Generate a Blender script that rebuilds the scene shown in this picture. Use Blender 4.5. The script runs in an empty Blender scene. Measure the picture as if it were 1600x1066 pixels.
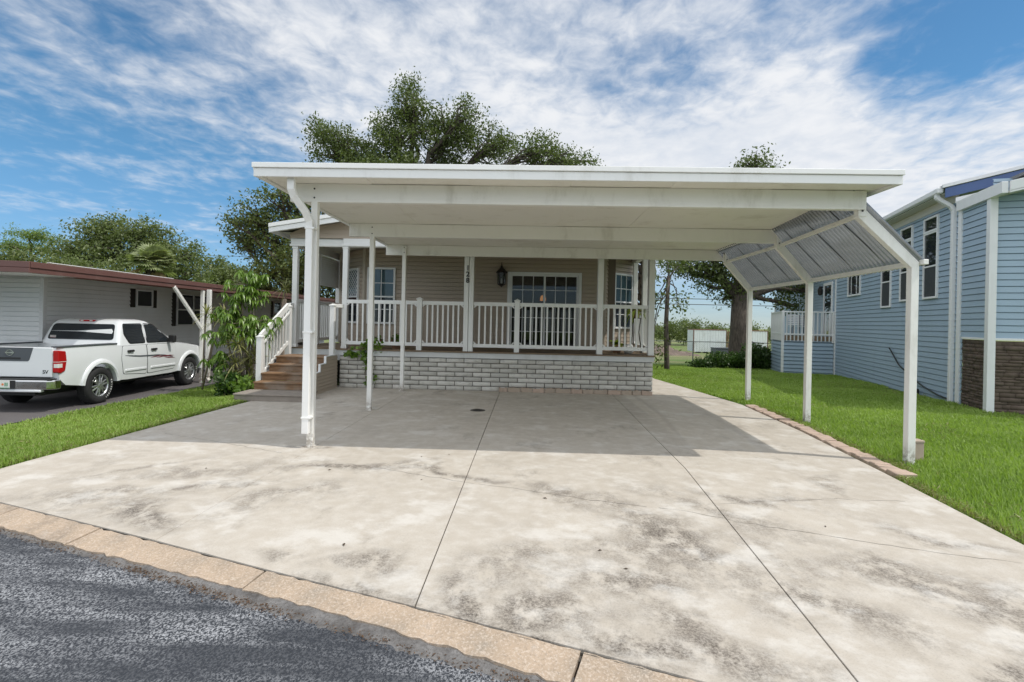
import bpy, bmesh, math, random
import numpy as np
from mathutils import Vector, Matrix

scene = bpy.context.scene
COL = scene.collection
R = math.radians

# ------------------------------------------------------------------ camera
cam_d = bpy.data.cameras.new('camera')
cam = bpy.data.objects.new('camera', cam_d)
COL.objects.link(cam)
cam_d.sensor_width = 36.0
cam_d.lens = 36.0 * 820.0 / 1600.0
cam_d.shift_y = -31.5 / 1600.0
cam_d.clip_end = 2000
cam_d.clip_start = 0.05
cam.matrix_world = (Matrix.Translation((0, 0, 1.6)) @ Matrix.Rotation(R(1.75), 4, 'Z')
                    @ Matrix.Rotation(R(90), 4, 'X') @ Matrix.Rotation(R(1.2), 4, 'Z'))
scene.camera = cam
scene.render.resolution_x = 1024
scene.render.resolution_y = 682

# ------------------------------------------------------------------ world, sun, exposure
SUN = Vector((0.62, -0.15, 1.0)).normalized()          # towards the sun
SUN_EL = math.asin(SUN.z)
SUN_AZ = math.atan2(SUN.x, SUN.y)                       # clockwise from +Y
world = bpy.data.worlds.new('World')
scene.world = world
world.use_nodes = True
wn, wl = world.node_tree.nodes, world.node_tree.links
wn.clear()


def node(t, tree, **kw):
    n = tree.nodes.new(t)
    for k, v in kw.items():
        if k.startswith('i_'):
            n.inputs[k[2:].replace('_', ' ')].default_value = v
        elif k.startswith('n_'):
            n.inputs[int(k[2:])].default_value = v
        else:
            setattr(n, k, v)
    return n


def wmath(op, a, b=None, c=None, clamp=False):
    n = wn.new('ShaderNodeMath')
    n.operation = op
    n.use_clamp = clamp
    for i, v in enumerate((a, b, c)):
        if v is None:
            continue
        if isinstance(v, (int, float)):
            n.inputs[i].default_value = v
        else:
            wl.new(v, n.inputs[i])
    return n.outputs[0]


sky = wn.new('ShaderNodeTexSky')
sky.sky_type = 'NISHITA'
sky.sun_disc = False
sky.sun_elevation = SUN_EL
sky.sun_rotation = SUN_AZ
sky.air_density = 1.0
sky.dust_density = 0.1
sky.ozone_density = 2.5
tc = wn.new('ShaderNodeTexCoord')
nrm = wn.new('ShaderNodeVectorMath'); nrm.operation = 'NORMALIZE'
wl.new(tc.outputs['Generated'], nrm.inputs[0])
sep = wn.new('ShaderNodeSeparateXYZ')
wl.new(nrm.outputs[0], sep.inputs[0])
zc = wmath('ADD', wmath('MAXIMUM', sep.outputs[2], 0.0), 0.10)
px_ = wmath('DIVIDE', sep.outputs[0], zc)
py_ = wmath('DIVIDE', sep.outputs[1], zc)
comb = wn.new('ShaderNodeCombineXYZ')
wl.new(px_, comb.inputs[0]); wl.new(py_, comb.inputs[1])


def wnoise(scale, detail, rough, dist=0.0, rot=0.0, sc=(1, 1, 1), off=(0, 0, 0)):
    m = wn.new('ShaderNodeMapping')
    m.inputs['Rotation'].default_value = (0, 0, rot)
    m.inputs['Scale'].default_value = sc
    m.inputs['Location'].default_value = off
    wl.new(comb.outputs[0], m.inputs[0])
    n = wn.new('ShaderNodeTexNoise')
    n.inputs['Scale'].default_value = scale
    n.inputs['Detail'].default_value = detail
    n.inputs['Roughness'].default_value = rough
    n.inputs['Distortion'].default_value = dist
    wl.new(m.outputs[0], n.inputs[0])
    return n.outputs[0]


def wsmooth(x, a, b):
    n = wn.new('ShaderNodeMapRange')
    n.interpolation_type = 'SMOOTHSTEP'
    n.inputs[1].default_value = a
    n.inputs[2].default_value = b
    wl.new(x, n.inputs[0])
    return n.outputs[0]


def wlobe(d, a, b):
    """1 towards direction d, falling to 0 between the cosines b and a"""
    v = wn.new('ShaderNodeVectorMath'); v.operation = 'DOT_PRODUCT'
    wl.new(nrm.outputs[0], v.inputs[0])
    v.inputs[1].default_value = Vector(d).normalized()
    return wsmooth(v.outputs['Value'], a, b)


big = wnoise(0.55, 3, 0.5, 0.3, off=(3.1, 1.7, 0))
mid = wnoise(2.3, 6, 0.58, 0.25, rot=0.5, sc=(0.9, 1.1, 1), off=(1.3, 4.2, 0))
rip = wnoise(9.5, 5, 0.58, 0.35, rot=-0.35, sc=(1.1, 0.85, 1), off=(7.7, 2.0, 0))
bank = wmath('MULTIPLY', wmath('SUBTRACT', 1.0, wsmooth(sep.outputs[2], 0.26, 0.42)), wsmooth(sep.outputs[0], -0.30, 0.22))   # the low white bank, centre and right
veil = wsmooth(sep.outputs[2], 0.20, 0.34)              # thin broken cloud higher up
left = wlobe((-0.48, 1.0, 0.50), 0.80, 0.98)
clear = wlobe((-0.75, 1.0, 0.14), 0.90, 0.99)          # clear blue low on the left
hole = wlobe((0.90, 1.0, 0.47), 0.972, 0.994)
d0 = wmath('MULTIPLY_ADD', big, 0.35, wmath('MULTIPLY', mid, 0.62))
d1 = wmath('MULTIPLY_ADD', rip, 0.60, d0)
d2 = wmath('MULTIPLY_ADD', bank, 0.56, d1)
d2 = wmath('MULTIPLY_ADD', veil, 0.06, d2)
d2 = wmath('MULTIPLY_ADD', left, 0.15, d2)
d3 = wmath('MULTIPLY_ADD', clear, -0.26, d2)
d4 = wmath('MULTIPLY_ADD', hole, -0.34, d3)
over = wsmooth(sep.outputs[2], 0.55, 0.78)              # unseen broken cloud overhead, added for neutral fill light
back = wsmooth(wmath('MULTIPLY', sep.outputs[1], -1.0), -0.35, 0.25)   # more unseen cloud behind the viewer, added for fill
d4 = wmath('MULTIPLY_ADD', wmath('MAXIMUM', over, back), 0.22, d4)
cover = wsmooth(d4, 0.56, 1.16)
low = wsmooth(sep.outputs[2], 0.05, 0.17)
cover = wmath('MULTIPLY', wmath('MULTIPLY', cover, 0.95), wmath('MULTIPLY_ADD', low, 0.8, 0.2))
shade = wsmooth(wmath('MULTIPLY_ADD', mid, 0.6, wmath('MULTIPLY', rip, 0.4)), 0.35, 0.68)
cr = wn.new('ShaderNodeMix'); cr.data_type = 'RGBA'
wl.new(shade, cr.inputs['Factor'])
CLOUD = 5.9
cr.inputs[6].default_value = (0.84 * CLOUD, 0.89 * CLOUD, 0.97 * CLOUD, 1)
cr.inputs[7].default_value = (1.05 * CLOUD, 1.06 * CLOUD, 1.08 * CLOUD, 1)
mx = wn.new('ShaderNodeMix'); mx.data_type = 'RGBA'
wl.new(cover, mx.inputs['Factor'])
tint = wn.new('ShaderNodeMix'); tint.data_type = 'RGBA'; tint.blend_type = 'MULTIPLY'
tint.inputs['Factor'].default_value = 1.0
wl.new(sky.outputs[0], tint.inputs[6])
tz = wn.new('ShaderNodeMix'); tz.data_type = 'RGBA'
wl.new(wsmooth(sep.outputs[2], 0.0, 0.3), tz.inputs['Factor'])
tz.inputs[6].default_value = (0.41, 0.55, 0.75, 1)
tz.inputs[7].default_value = (0.46, 0.73, 0.81, 1)
wl.new(tz.outputs[2], tint.inputs[7])
wl.new(tint.outputs[2], mx.inputs[6])
back_fill = wmath('MULTIPLY_ADD', back, 0.65, 1.0)             # unseen cloud behind the viewer, brightened to fill front-facing surfaces
gv = wn.new('ShaderNodeVectorMath'); gv.operation = 'SCALE'
wl.new(cr.outputs[2], gv.inputs[0]); wl.new(back_fill, gv.inputs['Scale'])
wl.new(gv.outputs[0], mx.inputs[7])
bg = wn.new('ShaderNodeBackground')
bg.inputs['Strength'].default_value = 0.12
wl.new(mx.outputs[2], bg.inputs['Color'])
wo = wn.new('ShaderNodeOutputWorld')
wl.new(bg.outputs[0], wo.inputs[0])

sun_d = bpy.data.lights.new('sun', 'SUN')
sun_d.energy = 2.25
sun_d.angle = R(0.6)
sun_d.color = (1.0, 0.955, 0.88)
sun = bpy.data.objects.new('sun', sun_d)
COL.objects.link(sun)
sun.rotation_euler = (-SUN).to_track_quat('-Z', 'Y').to_euler()
sun.location = (20, -5, 40)
scene.view_settings.view_transform = 'Standard'
scene.view_settings.look = 'None'
scene.view_settings.exposure = 0.31
scene.view_settings.gamma = 1.0
scene.cycles.max_bounces = 8
scene.cycles.diffuse_bounces = 4
scene.cycles.transparent_max_bounces = 12
scene.cycles.use_denoising = True
try:
    scene.cycles.sample_clamp_indirect = 6.0
    scene.cycles.caustics_reflective = False
    scene.cycles.caustics_refractive = False
except Exception:
    pass


# ------------------------------------------------------------------ helpers
LOCAL = set()                    # things whose parts are written in the thing's own coordinates


class MB:
    """collects shapes and links them as ONE mesh object"""

    def __init__(self):
        self.v = []
        self.f = []

    def add(self, vs, fs):
        o = len(self.v)
        self.v += [tuple(v) for v in vs]
        self.f += [tuple(i + o for i in f) for f in fs]
        return self

    def box(self, x0, x1, y0, y1, z0, z1):
        vs = [(x, y, z) for z in (z0, z1) for y in (y0, y1) for x in (x0, x1)]
        return self.add(vs, [(0, 2, 3, 1), (4, 5, 7, 6), (0, 1, 5, 4), (2, 6, 7, 3), (0, 4, 6, 2), (1, 3, 7, 5)])

    def frame_box(self, p, D, N, u0, u1, n0, n1, z0, z1):
        """box in a wall frame: origin p, along D, outward N"""
        vs = []
        for z in (z0, z1):
            for n in (n0, n1):
                for u in (u0, u1):
                    q = Vector(p) + D * u + N * n
                    vs.append((q.x, q.y, q.z + z))
        return self.add(vs, [(0, 2, 3, 1), (4, 5, 7, 6), (0, 1, 5, 4), (2, 6, 7, 3), (0, 4, 6, 2), (1, 3, 7, 5)])

    def bar(self, a, b, w, h, up=(0, 0, 1)):
        a, b = Vector(a), Vector(b)
        d = (b - a).normalized()
        up = Vector(up)
        s = d.cross(up)
        if s.length < 1e-4:
            s = d.cross(Vector((0, 1, 0)))
        s.normalize()
        t = s.cross(d).normalized()
        vs = []
        for p in (a, b):
            for (i, j) in ((-1, -1), (1, -1), (1, 1), (-1, 1)):
                vs.append(p + s * (i * w / 2) + t * (j * h / 2))
        return self.add(vs, [(0, 1, 2, 3), (7, 6, 5, 4), (0, 4, 5, 1), (1, 5, 6, 2), (2, 6, 7, 3), (3, 7, 4, 0)])

    def tube(self, pts, rad, n=8, cap=True):
        pts = [Vector(p) for p in pts]
        if isinstance(rad, (int, float)):
            rad = [rad] * len(pts)
        rings = []
        ref = None
        for i, p in enumerate(pts):
            d = (pts[min(i + 1, len(pts) - 1)] - pts[max(i - 1, 0)]).normalized()
            if ref is None:
                ref = Vector((1, 0, 0)) if abs(d.x) < 0.8 else Vector((0, 1, 0))
            s = (ref - d * ref.dot(d)).normalized()
            t = d.cross(s)
            ref = s
            rings.append([p + (s * math.cos(2 * math.pi * k / n) + t * math.sin(2 * math.pi * k / n)) * rad[i] for k in range(n)])
        vs = [v for r in rings for v in r]
        fs = []
        for i in range(len(pts) - 1):
            for k in range(n):
                a, b = i * n + k, i * n + (k + 1) % n
                fs.append((a, b, b + n, a + n))
        if cap:
            fs.append(tuple(reversed(range(n))))
            fs.append(tuple((len(pts) - 1) * n + k for k in range(n)))
        return self.add(vs, fs)

    def prism(self, poly, axis, a, b):
        """extrude a polygon: axis 'x': poly is (y,z); 'y': (x,z); 'z': (x,y)"""
        n = len(poly)

        def P(p, t):
            return {'x': (t, p[0], p[1]), 'y': (p[0], t, p[1]), 'z': (p[0], p[1], t)}[axis]
        vs = [P(p, a) for p in poly] + [P(p, b) for p in poly]
        fs = [tuple(range(n - 1, -1, -1)), tuple(range(n, 2 * n))]
        fs += [(i, (i + 1) % n, n + (i + 1) % n, n + i) for i in range(n)]
        return self.add(vs, fs)

    def lathe(self, prof, c, n=16, axis='z'):
        """profile (r, h) spun about an axis through c"""
        vs = []
        for (r, h) in prof:
            for k in range(n):
                a = 2 * math.pi * k / n
                u, w = r * math.cos(a), r * math.sin(a)
                q = {'z': (u, w, h), 'x': (h, u, w), 'y': (u, h, w)}[axis]
                vs.append((c[0] + q[0], c[1] + q[1], c[2] + q[2]))
        fs = []
        for i in range(len(prof) - 1):
            for k in range(n):
                a, b = i * n + k, i * n + (k + 1) % n
                fs.append((a, b, b + n, a + n))
        return self.add(vs, fs)

    def build(self, name, mat=None, parent=None, bevel=0.0, smooth=False, recalc=True, seg=1):
        me = bpy.data.meshes.new(name)
        me.from_pydata([tuple(v) for v in self.v], [], self.f)
        if recalc:
            bm = bmesh.new(); bm.from_mesh(me)
            bmesh.ops.recalc_face_normals(bm, faces=bm.faces)
            bm.to_mesh(me); bm.free()
        if smooth:
            me.polygons.foreach_set('use_smooth', [True] * len(me.polygons))
        o = bpy.data.objects.new(name, me)
        COL.objects.link(o)
        if mat is not None:
            me.materials.append(mat)
        if parent is not None:
            o.parent = parent
            o.matrix_parent_inverse = Matrix.Translation(-Vector(parent.location)) if parent.rotation_euler.z == 0 and parent.parent is None and parent.type == 'EMPTY' and not (parent.name in LOCAL) else Matrix.Identity(4)
        if bevel > 0:
            m = o.modifiers.new('bevel', 'BEVEL')
            m.width = bevel; m.segments = seg; m.limit_method = 'ANGLE'; m.angle_limit = R(40)
        return o


def tag(o, label=None, cat=None, group=None, kind=None):
    if label: o['label'] = label
    if cat: o['category'] = cat
    if group: o['group'] = group
    if kind: o['kind'] = kind
    return o


def empty(name, loc, label, cat, group=None):
    o = bpy.data.objects.new(name, None)
    o.empty_display_size = 0.2
    o.location = loc
    COL.objects.link(o)
    return tag(o, label, cat, group)


def local_empty(name, loc, rz, label, cat, group=None, scale=1.0):
    o = empty(name, loc, label, cat, group)
    LOCAL.add(o.name)
    o.rotation_euler = (0, 0, rz)
    o.scale = (scale,) * 3
    return o


def copy_tree(o, parent=None):
    c = o.copy()
    COL.objects.link(c)
    if parent is not None:
        c.parent = parent
    for ch in list(o.children):
        copy_tree(ch, c)
    return c


def numpy_mesh(name, V, F, mat, parent=None, tint=None, smooth=False):
    """V (n,3), F (m,k) numpy arrays -> ONE mesh object; tint = one value per face"""
    me = bpy.data.meshes.new(name)
    m, k = F.shape
    me.vertices.add(len(V)); me.vertices.foreach_set('co', V.astype(np.float32).ravel())
    me.loops.add(m * k); me.loops.foreach_set('vertex_index', F.astype(np.int32).ravel())
    me.polygons.add(m)
    me.polygons.foreach_set('loop_start', np.arange(0, m * k, k, dtype=np.int32))
    me.polygons.foreach_set('loop_total', np.full(m, k, dtype=np.int32))
    me.update(calc_edges=True)
    if tint is not None:
        at = me.attributes.new('tint', 'FLOAT', 'FACE')
        at.data.foreach_set('value', tint.astype(np.float32))
    me.materials.append(mat)
    o = bpy.data.objects.new(name, me)
    COL.objects.link(o)
    if parent is not None:
        o.parent = parent
        o.matrix_parent_inverse = Matrix.Translation(-Vector(parent.location)) if not (parent.name in LOCAL) else Matrix.Identity(4)
    return o


# ------------------------------------------------------------------ materials
def new_mat(name):
    m = bpy.data.materials.new(name)
    m.use_nodes = True
    t = m.node_tree
    b = t.nodes['Principled BSDF']
    return m, t, b


def coords(t, sc=(1, 1, 1), kind='Object', rot=(0, 0, 0)):
    c = t.nodes.new('ShaderNodeTexCoord')
    mp = t.nodes.new('ShaderNodeMapping')
    mp.inputs['Scale'].default_value = sc
    mp.inputs['Rotation'].default_value = rot
    t.links.new(c.outputs[kind], mp.inputs[0])
    return mp.outputs[0]


def geo_pos(t, sc=(1, 1, 1), rot=(0, 0, 0)):
    c = t.nodes.new('ShaderNodeNewGeometry')
    mp = t.nodes.new('ShaderNodeMapping')
    mp.inputs['Scale'].default_value = sc
    mp.inputs['Rotation'].default_value = rot
    t.links.new(c.outputs['Position'], mp.inputs[0])
    return mp.outputs[0]


def noise(t, vec, scale, detail=4, rough=0.55, dist=0.0):
    n = t.nodes.new('ShaderNodeTexNoise')
    n.inputs['Scale'].default_value = scale
    n.inputs['Detail'].default_value = detail
    n.inputs['Roughness'].default_value = rough
    n.inputs['Distortion'].default_value = dist
    t.links.new(vec, n.inputs[0])
    return n.outputs[0]


def ramp(t, x, stops):
    n = t.nodes.new('ShaderNodeValToRGB')
    el = n.color_ramp.elements
    while len(el) < len(stops):
        el.new(0.5)
    for e, (p, c) in zip(el, stops):
        e.position = p
        e.color = (*c, 1) if not isinstance(c, (int, float)) else (c, c, c, 1)
    t.links.new(x, n.inputs[0])
    return n.outputs[0]


def mix(t, f, a, b, blend='MIX'):
    n = t.nodes.new('ShaderNodeMix')
    n.data_type = 'RGBA'
    n.blend_type = blend
    for s, v in ((0, f), (6, a), (7, b)):
        if isinstance(v, (int, float)):
            n.inputs[s].default_value = v
        elif isinstance(v, tuple):
            n.inputs[s].default_value = (*v, 1)
        else:
            t.links.new(v, n.inputs[s])
    return n.outputs[2]


def mth(t, op, a, b=None, c=None, clamp=False):
    n = t.nodes.new('ShaderNodeMath')
    n.operation = op
    n.use_clamp = clamp
    for i, v in enumerate((a, b, c)):
        if v is None:
            continue
        if isinstance(v, (int, float)):
            n.inputs[i].default_value = v
        else:
            t.links.new(v, n.inputs[i])
    return n.outputs[0]


def sstep(t, x, a, b):
    n = t.nodes.new('ShaderNodeMapRange')
    n.interpolation_type = 'SMOOTHSTEP'
    n.inputs[1].default_value = a
    n.inputs[2].default_value = b
    t.links.new(x, n.inputs[0])
    return n.outputs[0]


def bump(t, b, h, strength=0.3, dist=0.01):
    n = t.nodes.new('ShaderNodeBump')
    n.inputs['Strength'].default_value = strength
    n.inputs['Distance'].default_value = dist
    t.links.new(h, n.inputs['Height'])
    t.links.new(n.outputs[0], b.inputs['Normal'])


def plain(name, col, rough=0.5, metal=0.0, var=0.08, scale=3.0, dirt=None, spec=0.5, bmp=0.0):
    """a paint or plastic with faint soft mottling (and optional dirt patches)"""
    m, t, b = new_mat(name)
    v = geo_pos(t)
    n1 = noise(t, v, scale, 5, 0.6)
    lo = tuple(c * (1 - var) for c in col)
    hi = tuple(min(1, c * (1 + var)) for c in col)
    c = mix(t, n1, lo, hi)
    if dirt:
        n2 = sstep(t, noise(t, geo_pos(t, (1, 1, 0.35)), 2.3, 7, 0.70), 0.50, 0.74)
        c = mix(t, mth(t, 'MULTIPLY', n2, dirt[1]), c, dirt[0])
    t.links.new(c, b.inputs['Base Color'])
    b.inputs['Roughness'].default_value = rough
    b.inputs['Metallic'].default_value = metal
    b.inputs['Specular IOR Level'].default_value = spec
    r = mth(t, 'MULTIPLY_ADD', noise(t, v, scale * 4, 3), 0.25, rough - 0.12)
    t.links.new(r, b.inputs['Roughness'])
    if bmp:
        bump(t, b, noise(t, v, 60, 4), bmp, 0.004)
    return m


def splash(m):
    """soil splashed up the lowest hand's breadth of posts, broken by noise"""
    t = m.node_tree
    b = t.nodes['Principled BSDF']
    old = b.inputs['Base Color'].links[0].from_socket
    pos = geo_pos(t)
    sp = t.nodes.new('ShaderNodeSeparateXYZ')
    t.links.new(pos, sp.inputs[0])
    h = mth(t, 'SUBTRACT', 1.0, sstep(t, sp.outputs[2], 0.0, 0.28))
    k = mth(t, 'MULTIPLY', h, sstep(t, noise(t, pos, 22, 6, 0.7), 0.36, 0.62))
    t.links.new(mix(t, mth(t, 'MULTIPLY', k, 0.8), old, (0.20, 0.15, 0.10)), b.inputs['Base Color'])
    return m


M = {}
DIRT = (0.30, 0.27, 0.20)
M['white'] = splash(plain('white_aluminium', (0.84, 0.83, 0.79), 0.42, var=0.05, dirt=(DIRT, 0.36)))
M['pan'] = plain('roof_pan_paint', (0.83, 0.80, 0.73), 0.45, var=0.06, scale=1.2, dirt=((0.45, 0.40, 0.30), 0.40))
M['vinyl_white'] = plain('white_vinyl', (0.80, 0.80, 0.78), 0.4, var=0.03, dirt=(DIRT, 0.12))
M['fascia'] = plain('fascia_paint', (0.86, 0.86, 0.84), 0.38, var=0.03, dirt=(DIRT, 0.25))
M['beige'] = plain('beige_vinyl_siding', (0.43, 0.355, 0.28), 0.5, var=0.05, dirt=((0.34, 0.29, 0.22), 0.25))
M['beige_trim'] = plain('beige_trim', (0.44, 0.385, 0.31), 0.5, var=0.04)
M['lh_siding'] = plain('grey_white_siding', (0.84, 0.86, 0.86), 0.5, var=0.04, dirt=((0.5, 0.51, 0.49), 0.2))
M['blue'] = plain('blue_vinyl_siding', (0.325, 0.43, 0.525), 0.5, var=0.05, dirt=((0.22, 0.29, 0.35), 0.25))
M['blue_dark'] = plain('dark_blue_trim', (0.07, 0.12, 0.27), 0.5)
M['white_trim'] = plain('white_house_trim', (0.78, 0.79, 0.79), 0.45, var=0.03, dirt=(DIRT, 0.12))
M['cream'] = plain('cream_soffit', (0.62, 0.60, 0.54), 0.6, var=0.05)
M['bolt'] = plain('dark_bolt', (0.03, 0.03, 0.03), 0.5)
M['black'] = plain('black_plastic', (0.018, 0.018, 0.018), 0.45)
M['shutter'] = plain('black_brown_shutter', (0.022, 0.018, 0.016), 0.6)
M['bronze'] = plain('dark_bronze', (0.035, 0.030, 0.026), 0.4, 0.4)
M['brown_fascia'] = plain('red_brown_fascia', (0.14, 0.065, 0.055), 0.5, var=0.1, dirt=((0.22, 0.16, 0.14), 0.3))
M['brown_roof'] = plain('red_brown_shingle', (0.24, 0.095, 0.065), 0.85, var=0.25, scale=14, bmp=0.6)
M['grey_roof'] = plain('grey_shingle', (0.22, 0.22, 0.22), 0.9, var=0.3, scale=14, bmp=0.6)
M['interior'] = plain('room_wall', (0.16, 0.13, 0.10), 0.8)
M['deck'] = plain('deck_board', (0.19, 0.135, 0.085), 0.7, var=0.3, scale=6)
M['grey_wood'] = plain('grey_weathered_boards', (0.27, 0.235, 0.20), 0.8, var=0.3, scale=7)
M['hose'] = plain('dark_hose', (0.012, 0.016, 0.016), 0.4)
M['curtain'] = plain('curtain', (0.30, 0.42, 0.45), 0.8)
M['sill'] = plain('pale_sill_band', (0.62, 0.63, 0.62), 0.55, var=0.08, dirt=((0.35, 0.34, 0.30), 0.45))


def wood_mat():
    m, t, b = new_mat('weathered_wood')
    v = geo_pos(t, (1.2, 9, 14))
    g = noise(t, v, 4, 6, 0.65, 0.4)
    n2 = noise(t, geo_pos(t), 2.2, 4)
    c = ramp(t, g, [(0.25, (0.085, 0.045, 0.022)), (0.5, (0.21, 0.115, 0.055)), (0.75, (0.34, 0.21, 0.115))])
    c = mix(t, mth(t, 'MULTIPLY', sstep(t, n2, 0.42, 0.7), 0.7), c, (0.30, 0.25, 0.20))
    t.links.new(c, b.inputs['Base Color'])
    b.inputs['Roughness'].default_value = 0.75
    bump(t, b, g, 0.4, 0.006)
    return m


M['wood'] = wood_mat()


def glass_dark(name, col=(0.02, 0.025, 0.03)):
    m, t, b = new_mat(name)
    v = geo_pos(t)
    n = noise(t, v, 1.6, 3)
    c = mix(t, n, tuple(x * 0.5 for x in col), tuple(x * 1.6 for x in col))
    t.links.new(c, b.inputs['Base Color'])
    b.inputs['Roughness'].default_value = 0.03
    b.inputs['IOR'].default_value = 1.6
    bump(t, b, noise(t, v, 1.3, 2), 0.05, 0.02)
    return m


M['glass'] = glass_dark('window_glass')
M['glass_blue'] = glass_dark('window_glass_curtain', (0.05, 0.09, 0.11))
M['screen'] = plain('insect_screen', (0.035, 0.04, 0.045), 0.7)


def clear_glass():
    m, t, b = new_mat('clear_pane')
    t.nodes.remove(b)
    out = t.nodes['Material Output']
    tr = t.nodes.new('ShaderNodeBsdfTransparent')
    tr.inputs[0].default_value = (0.72, 0.76, 0.76, 1)
    gl = t.nodes.new('ShaderNodeBsdfGlossy')
    gl.inputs['Roughness'].default_value = 0.02
    fr = t.nodes.new('ShaderNodeFresnel')
    fr.inputs[0].default_value = 1.5
    f = mth(t, 'MULTIPLY', fr.outputs[0], 0.8, clamp=True)
    ms = t.nodes.new('ShaderNodeMixShader')
    t.links.new(f, ms.inputs[0]); t.links.new(tr.outputs[0], ms.inputs[1]); t.links.new(gl.outputs[0], ms.inputs[2])
    t.links.new(ms.outputs[0], out.inputs[0])
    return m


M['pane'] = clear_glass()


def emit(name, col, s):
    m, t, b = new_mat(name)
    b.inputs['Base Color'].default_value = (*col, 1)
    b.inputs['Emission Color'].default_value = (*col, 1)
    b.inputs['Emission Strength'].default_value = s
    return m


M['lamp_glow'] = emit('lamp_shade_glow', (1.0, 0.40, 0.12), 0.4)
M['bulb'] = emit('small_bulb', (1.0, 0.9, 0.75), 2.5)


def corrugated():
    m, t, b = new_mat('smoky_corrugated_sheet')
    out = t.nodes['Material Output']
    v = geo_pos(t, (3, 0.6, 3))
    n = noise(t, v, 2.0, 6, 0.65)
    c = mix(t, n, (0.13, 0.145, 0.15), (0.34, 0.36, 0.36))
    t.links.new(c, b.inputs['Base Color'])
    b.inputs['Metallic'].default_value = 0.7
    b.inputs['Roughness'].default_value = 0.14
    tl = t.nodes.new('ShaderNodeBsdfTranslucent')
    t.links.new(mix(t, n, (0.30, 0.33, 0.34), (0.55, 0.57, 0.57)), tl.inputs[0])
    tr = t.nodes.new('ShaderNodeBsdfTransparent')
    tr.inputs[0].default_value = (0.62, 0.66, 0.68, 1)
    m1 = t.nodes.new('ShaderNodeMixShader'); m1.inputs[0].default_value = 0.16
    t.links.new(b.outputs[0], m1.inputs[1]); t.links.new(tl.outputs[0], m1.inputs[2])
    m2 = t.nodes.new('ShaderNodeMixShader'); m2.inputs[0].default_value = 0.14
    t.links.new(m1.outputs[0], m2.inputs[1]); t.links.new(tr.outputs[0], m2.inputs[2])
    t.links.new(m2.outputs[0], out.inputs[0])
    return m


M['corrugated'] = corrugated()


def leaf_mat(name, dark, light, transl=0.3, rough=0.45):
    m, t, b = new_mat(name)
    out = t.nodes['Material Output']
    at = t.nodes.new('ShaderNodeAttribute'); at.attribute_name = 'tint'
    n = noise(t, geo_pos(t), 0.9, 3)
    f = mth(t, 'MULTIPLY_ADD', n, 0.5, mth(t, 'MULTIPLY', at.outputs['Fac'], 0.55), clamp=True)
    c = mix(t, f, dark, light)
    t.links.new(c, b.inputs['Base Color'])
    b.inputs['Roughness'].default_value = rough
    b.inputs['Specular IOR Level'].default_value = 0.4
    tl = t.nodes.new('ShaderNodeBsdfTranslucent')
    c2 = mix(t, 1.0, c, (1.2, 1.35, 0.6), 'MULTIPLY')
    t.links.new(c2, tl.inputs[0])
    ms = t.nodes.new('ShaderNodeMixShader'); ms.inputs[0].default_value = transl
    t.links.new(b.outputs[0], ms.inputs[1]); t.links.new(tl.outputs[0], ms.inputs[2])
    t.links.new(ms.outputs[0], out.inputs[0])
    return m


M['oak_leaf'] = leaf_mat('oak_leaves', (0.050, 0.078, 0.022), (0.165, 0.205, 0.065))
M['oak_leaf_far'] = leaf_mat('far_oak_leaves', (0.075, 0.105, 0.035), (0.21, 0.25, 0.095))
M['pine_leaf'] = leaf_mat('pine_needles', (0.08, 0.14, 0.025), (0.23, 0.31, 0.08))
M['palm_leaf'] = leaf_mat('palm_leaves', (0.16, 0.20, 0.09), (0.42, 0.46, 0.25))
M['palm_dead'] = leaf_mat('dry_palm_leaves', (0.20, 0.14, 0.06), (0.34, 0.27, 0.12), 0.2)
M['bright_leaf'] = leaf_mat('umbrella_leaves', (0.05, 0.125, 0.016), (0.23, 0.34, 0.06), 0.35, 0.3)
M['spike_leaf'] = leaf_mat('spiky_leaves', (0.15, 0.17, 0.05), (0.36, 0.34, 0.15), 0.3)
M['fern_leaf'] = leaf_mat('fern_leaves', (0.14, 0.20, 0.02), (0.30, 0.36, 0.06), 0.35)
M['shrub_leaf'] = leaf_mat('shrub_leaves', (0.022, 0.055, 0.012), (0.075, 0.14, 0.03))
M['grass'] = leaf_mat('grass_blades', (0.15, 0.25, 0.035), (0.42, 0.54, 0.15), 0.42, 0.5)


def bark(name, a, bcol):
    m, t, b = new_mat(name)
    n = noise(t, geo_pos(t, (6, 6, 1.2)), 3, 7, 0.65)
    t.links.new(ramp(t, n, [(0.3, a), (0.7, bcol)]), b.inputs['Base Color'])
    b.inputs['Roughness'].default_value = 0.9
    bump(t, b, n, 0.8, 0.04)
    return m


M['litter'] = leaf_mat('brown_litter', (0.035, 0.025, 0.018), (0.19, 0.11, 0.06), 0.1, 0.9)
M['bark'] = bark('oak_bark', (0.035, 0.028, 0.022), (0.15, 0.125, 0.10))
M['stem'] = bark('pale_stem', (0.17, 0.13, 0.09), (0.34, 0.29, 0.23))


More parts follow.
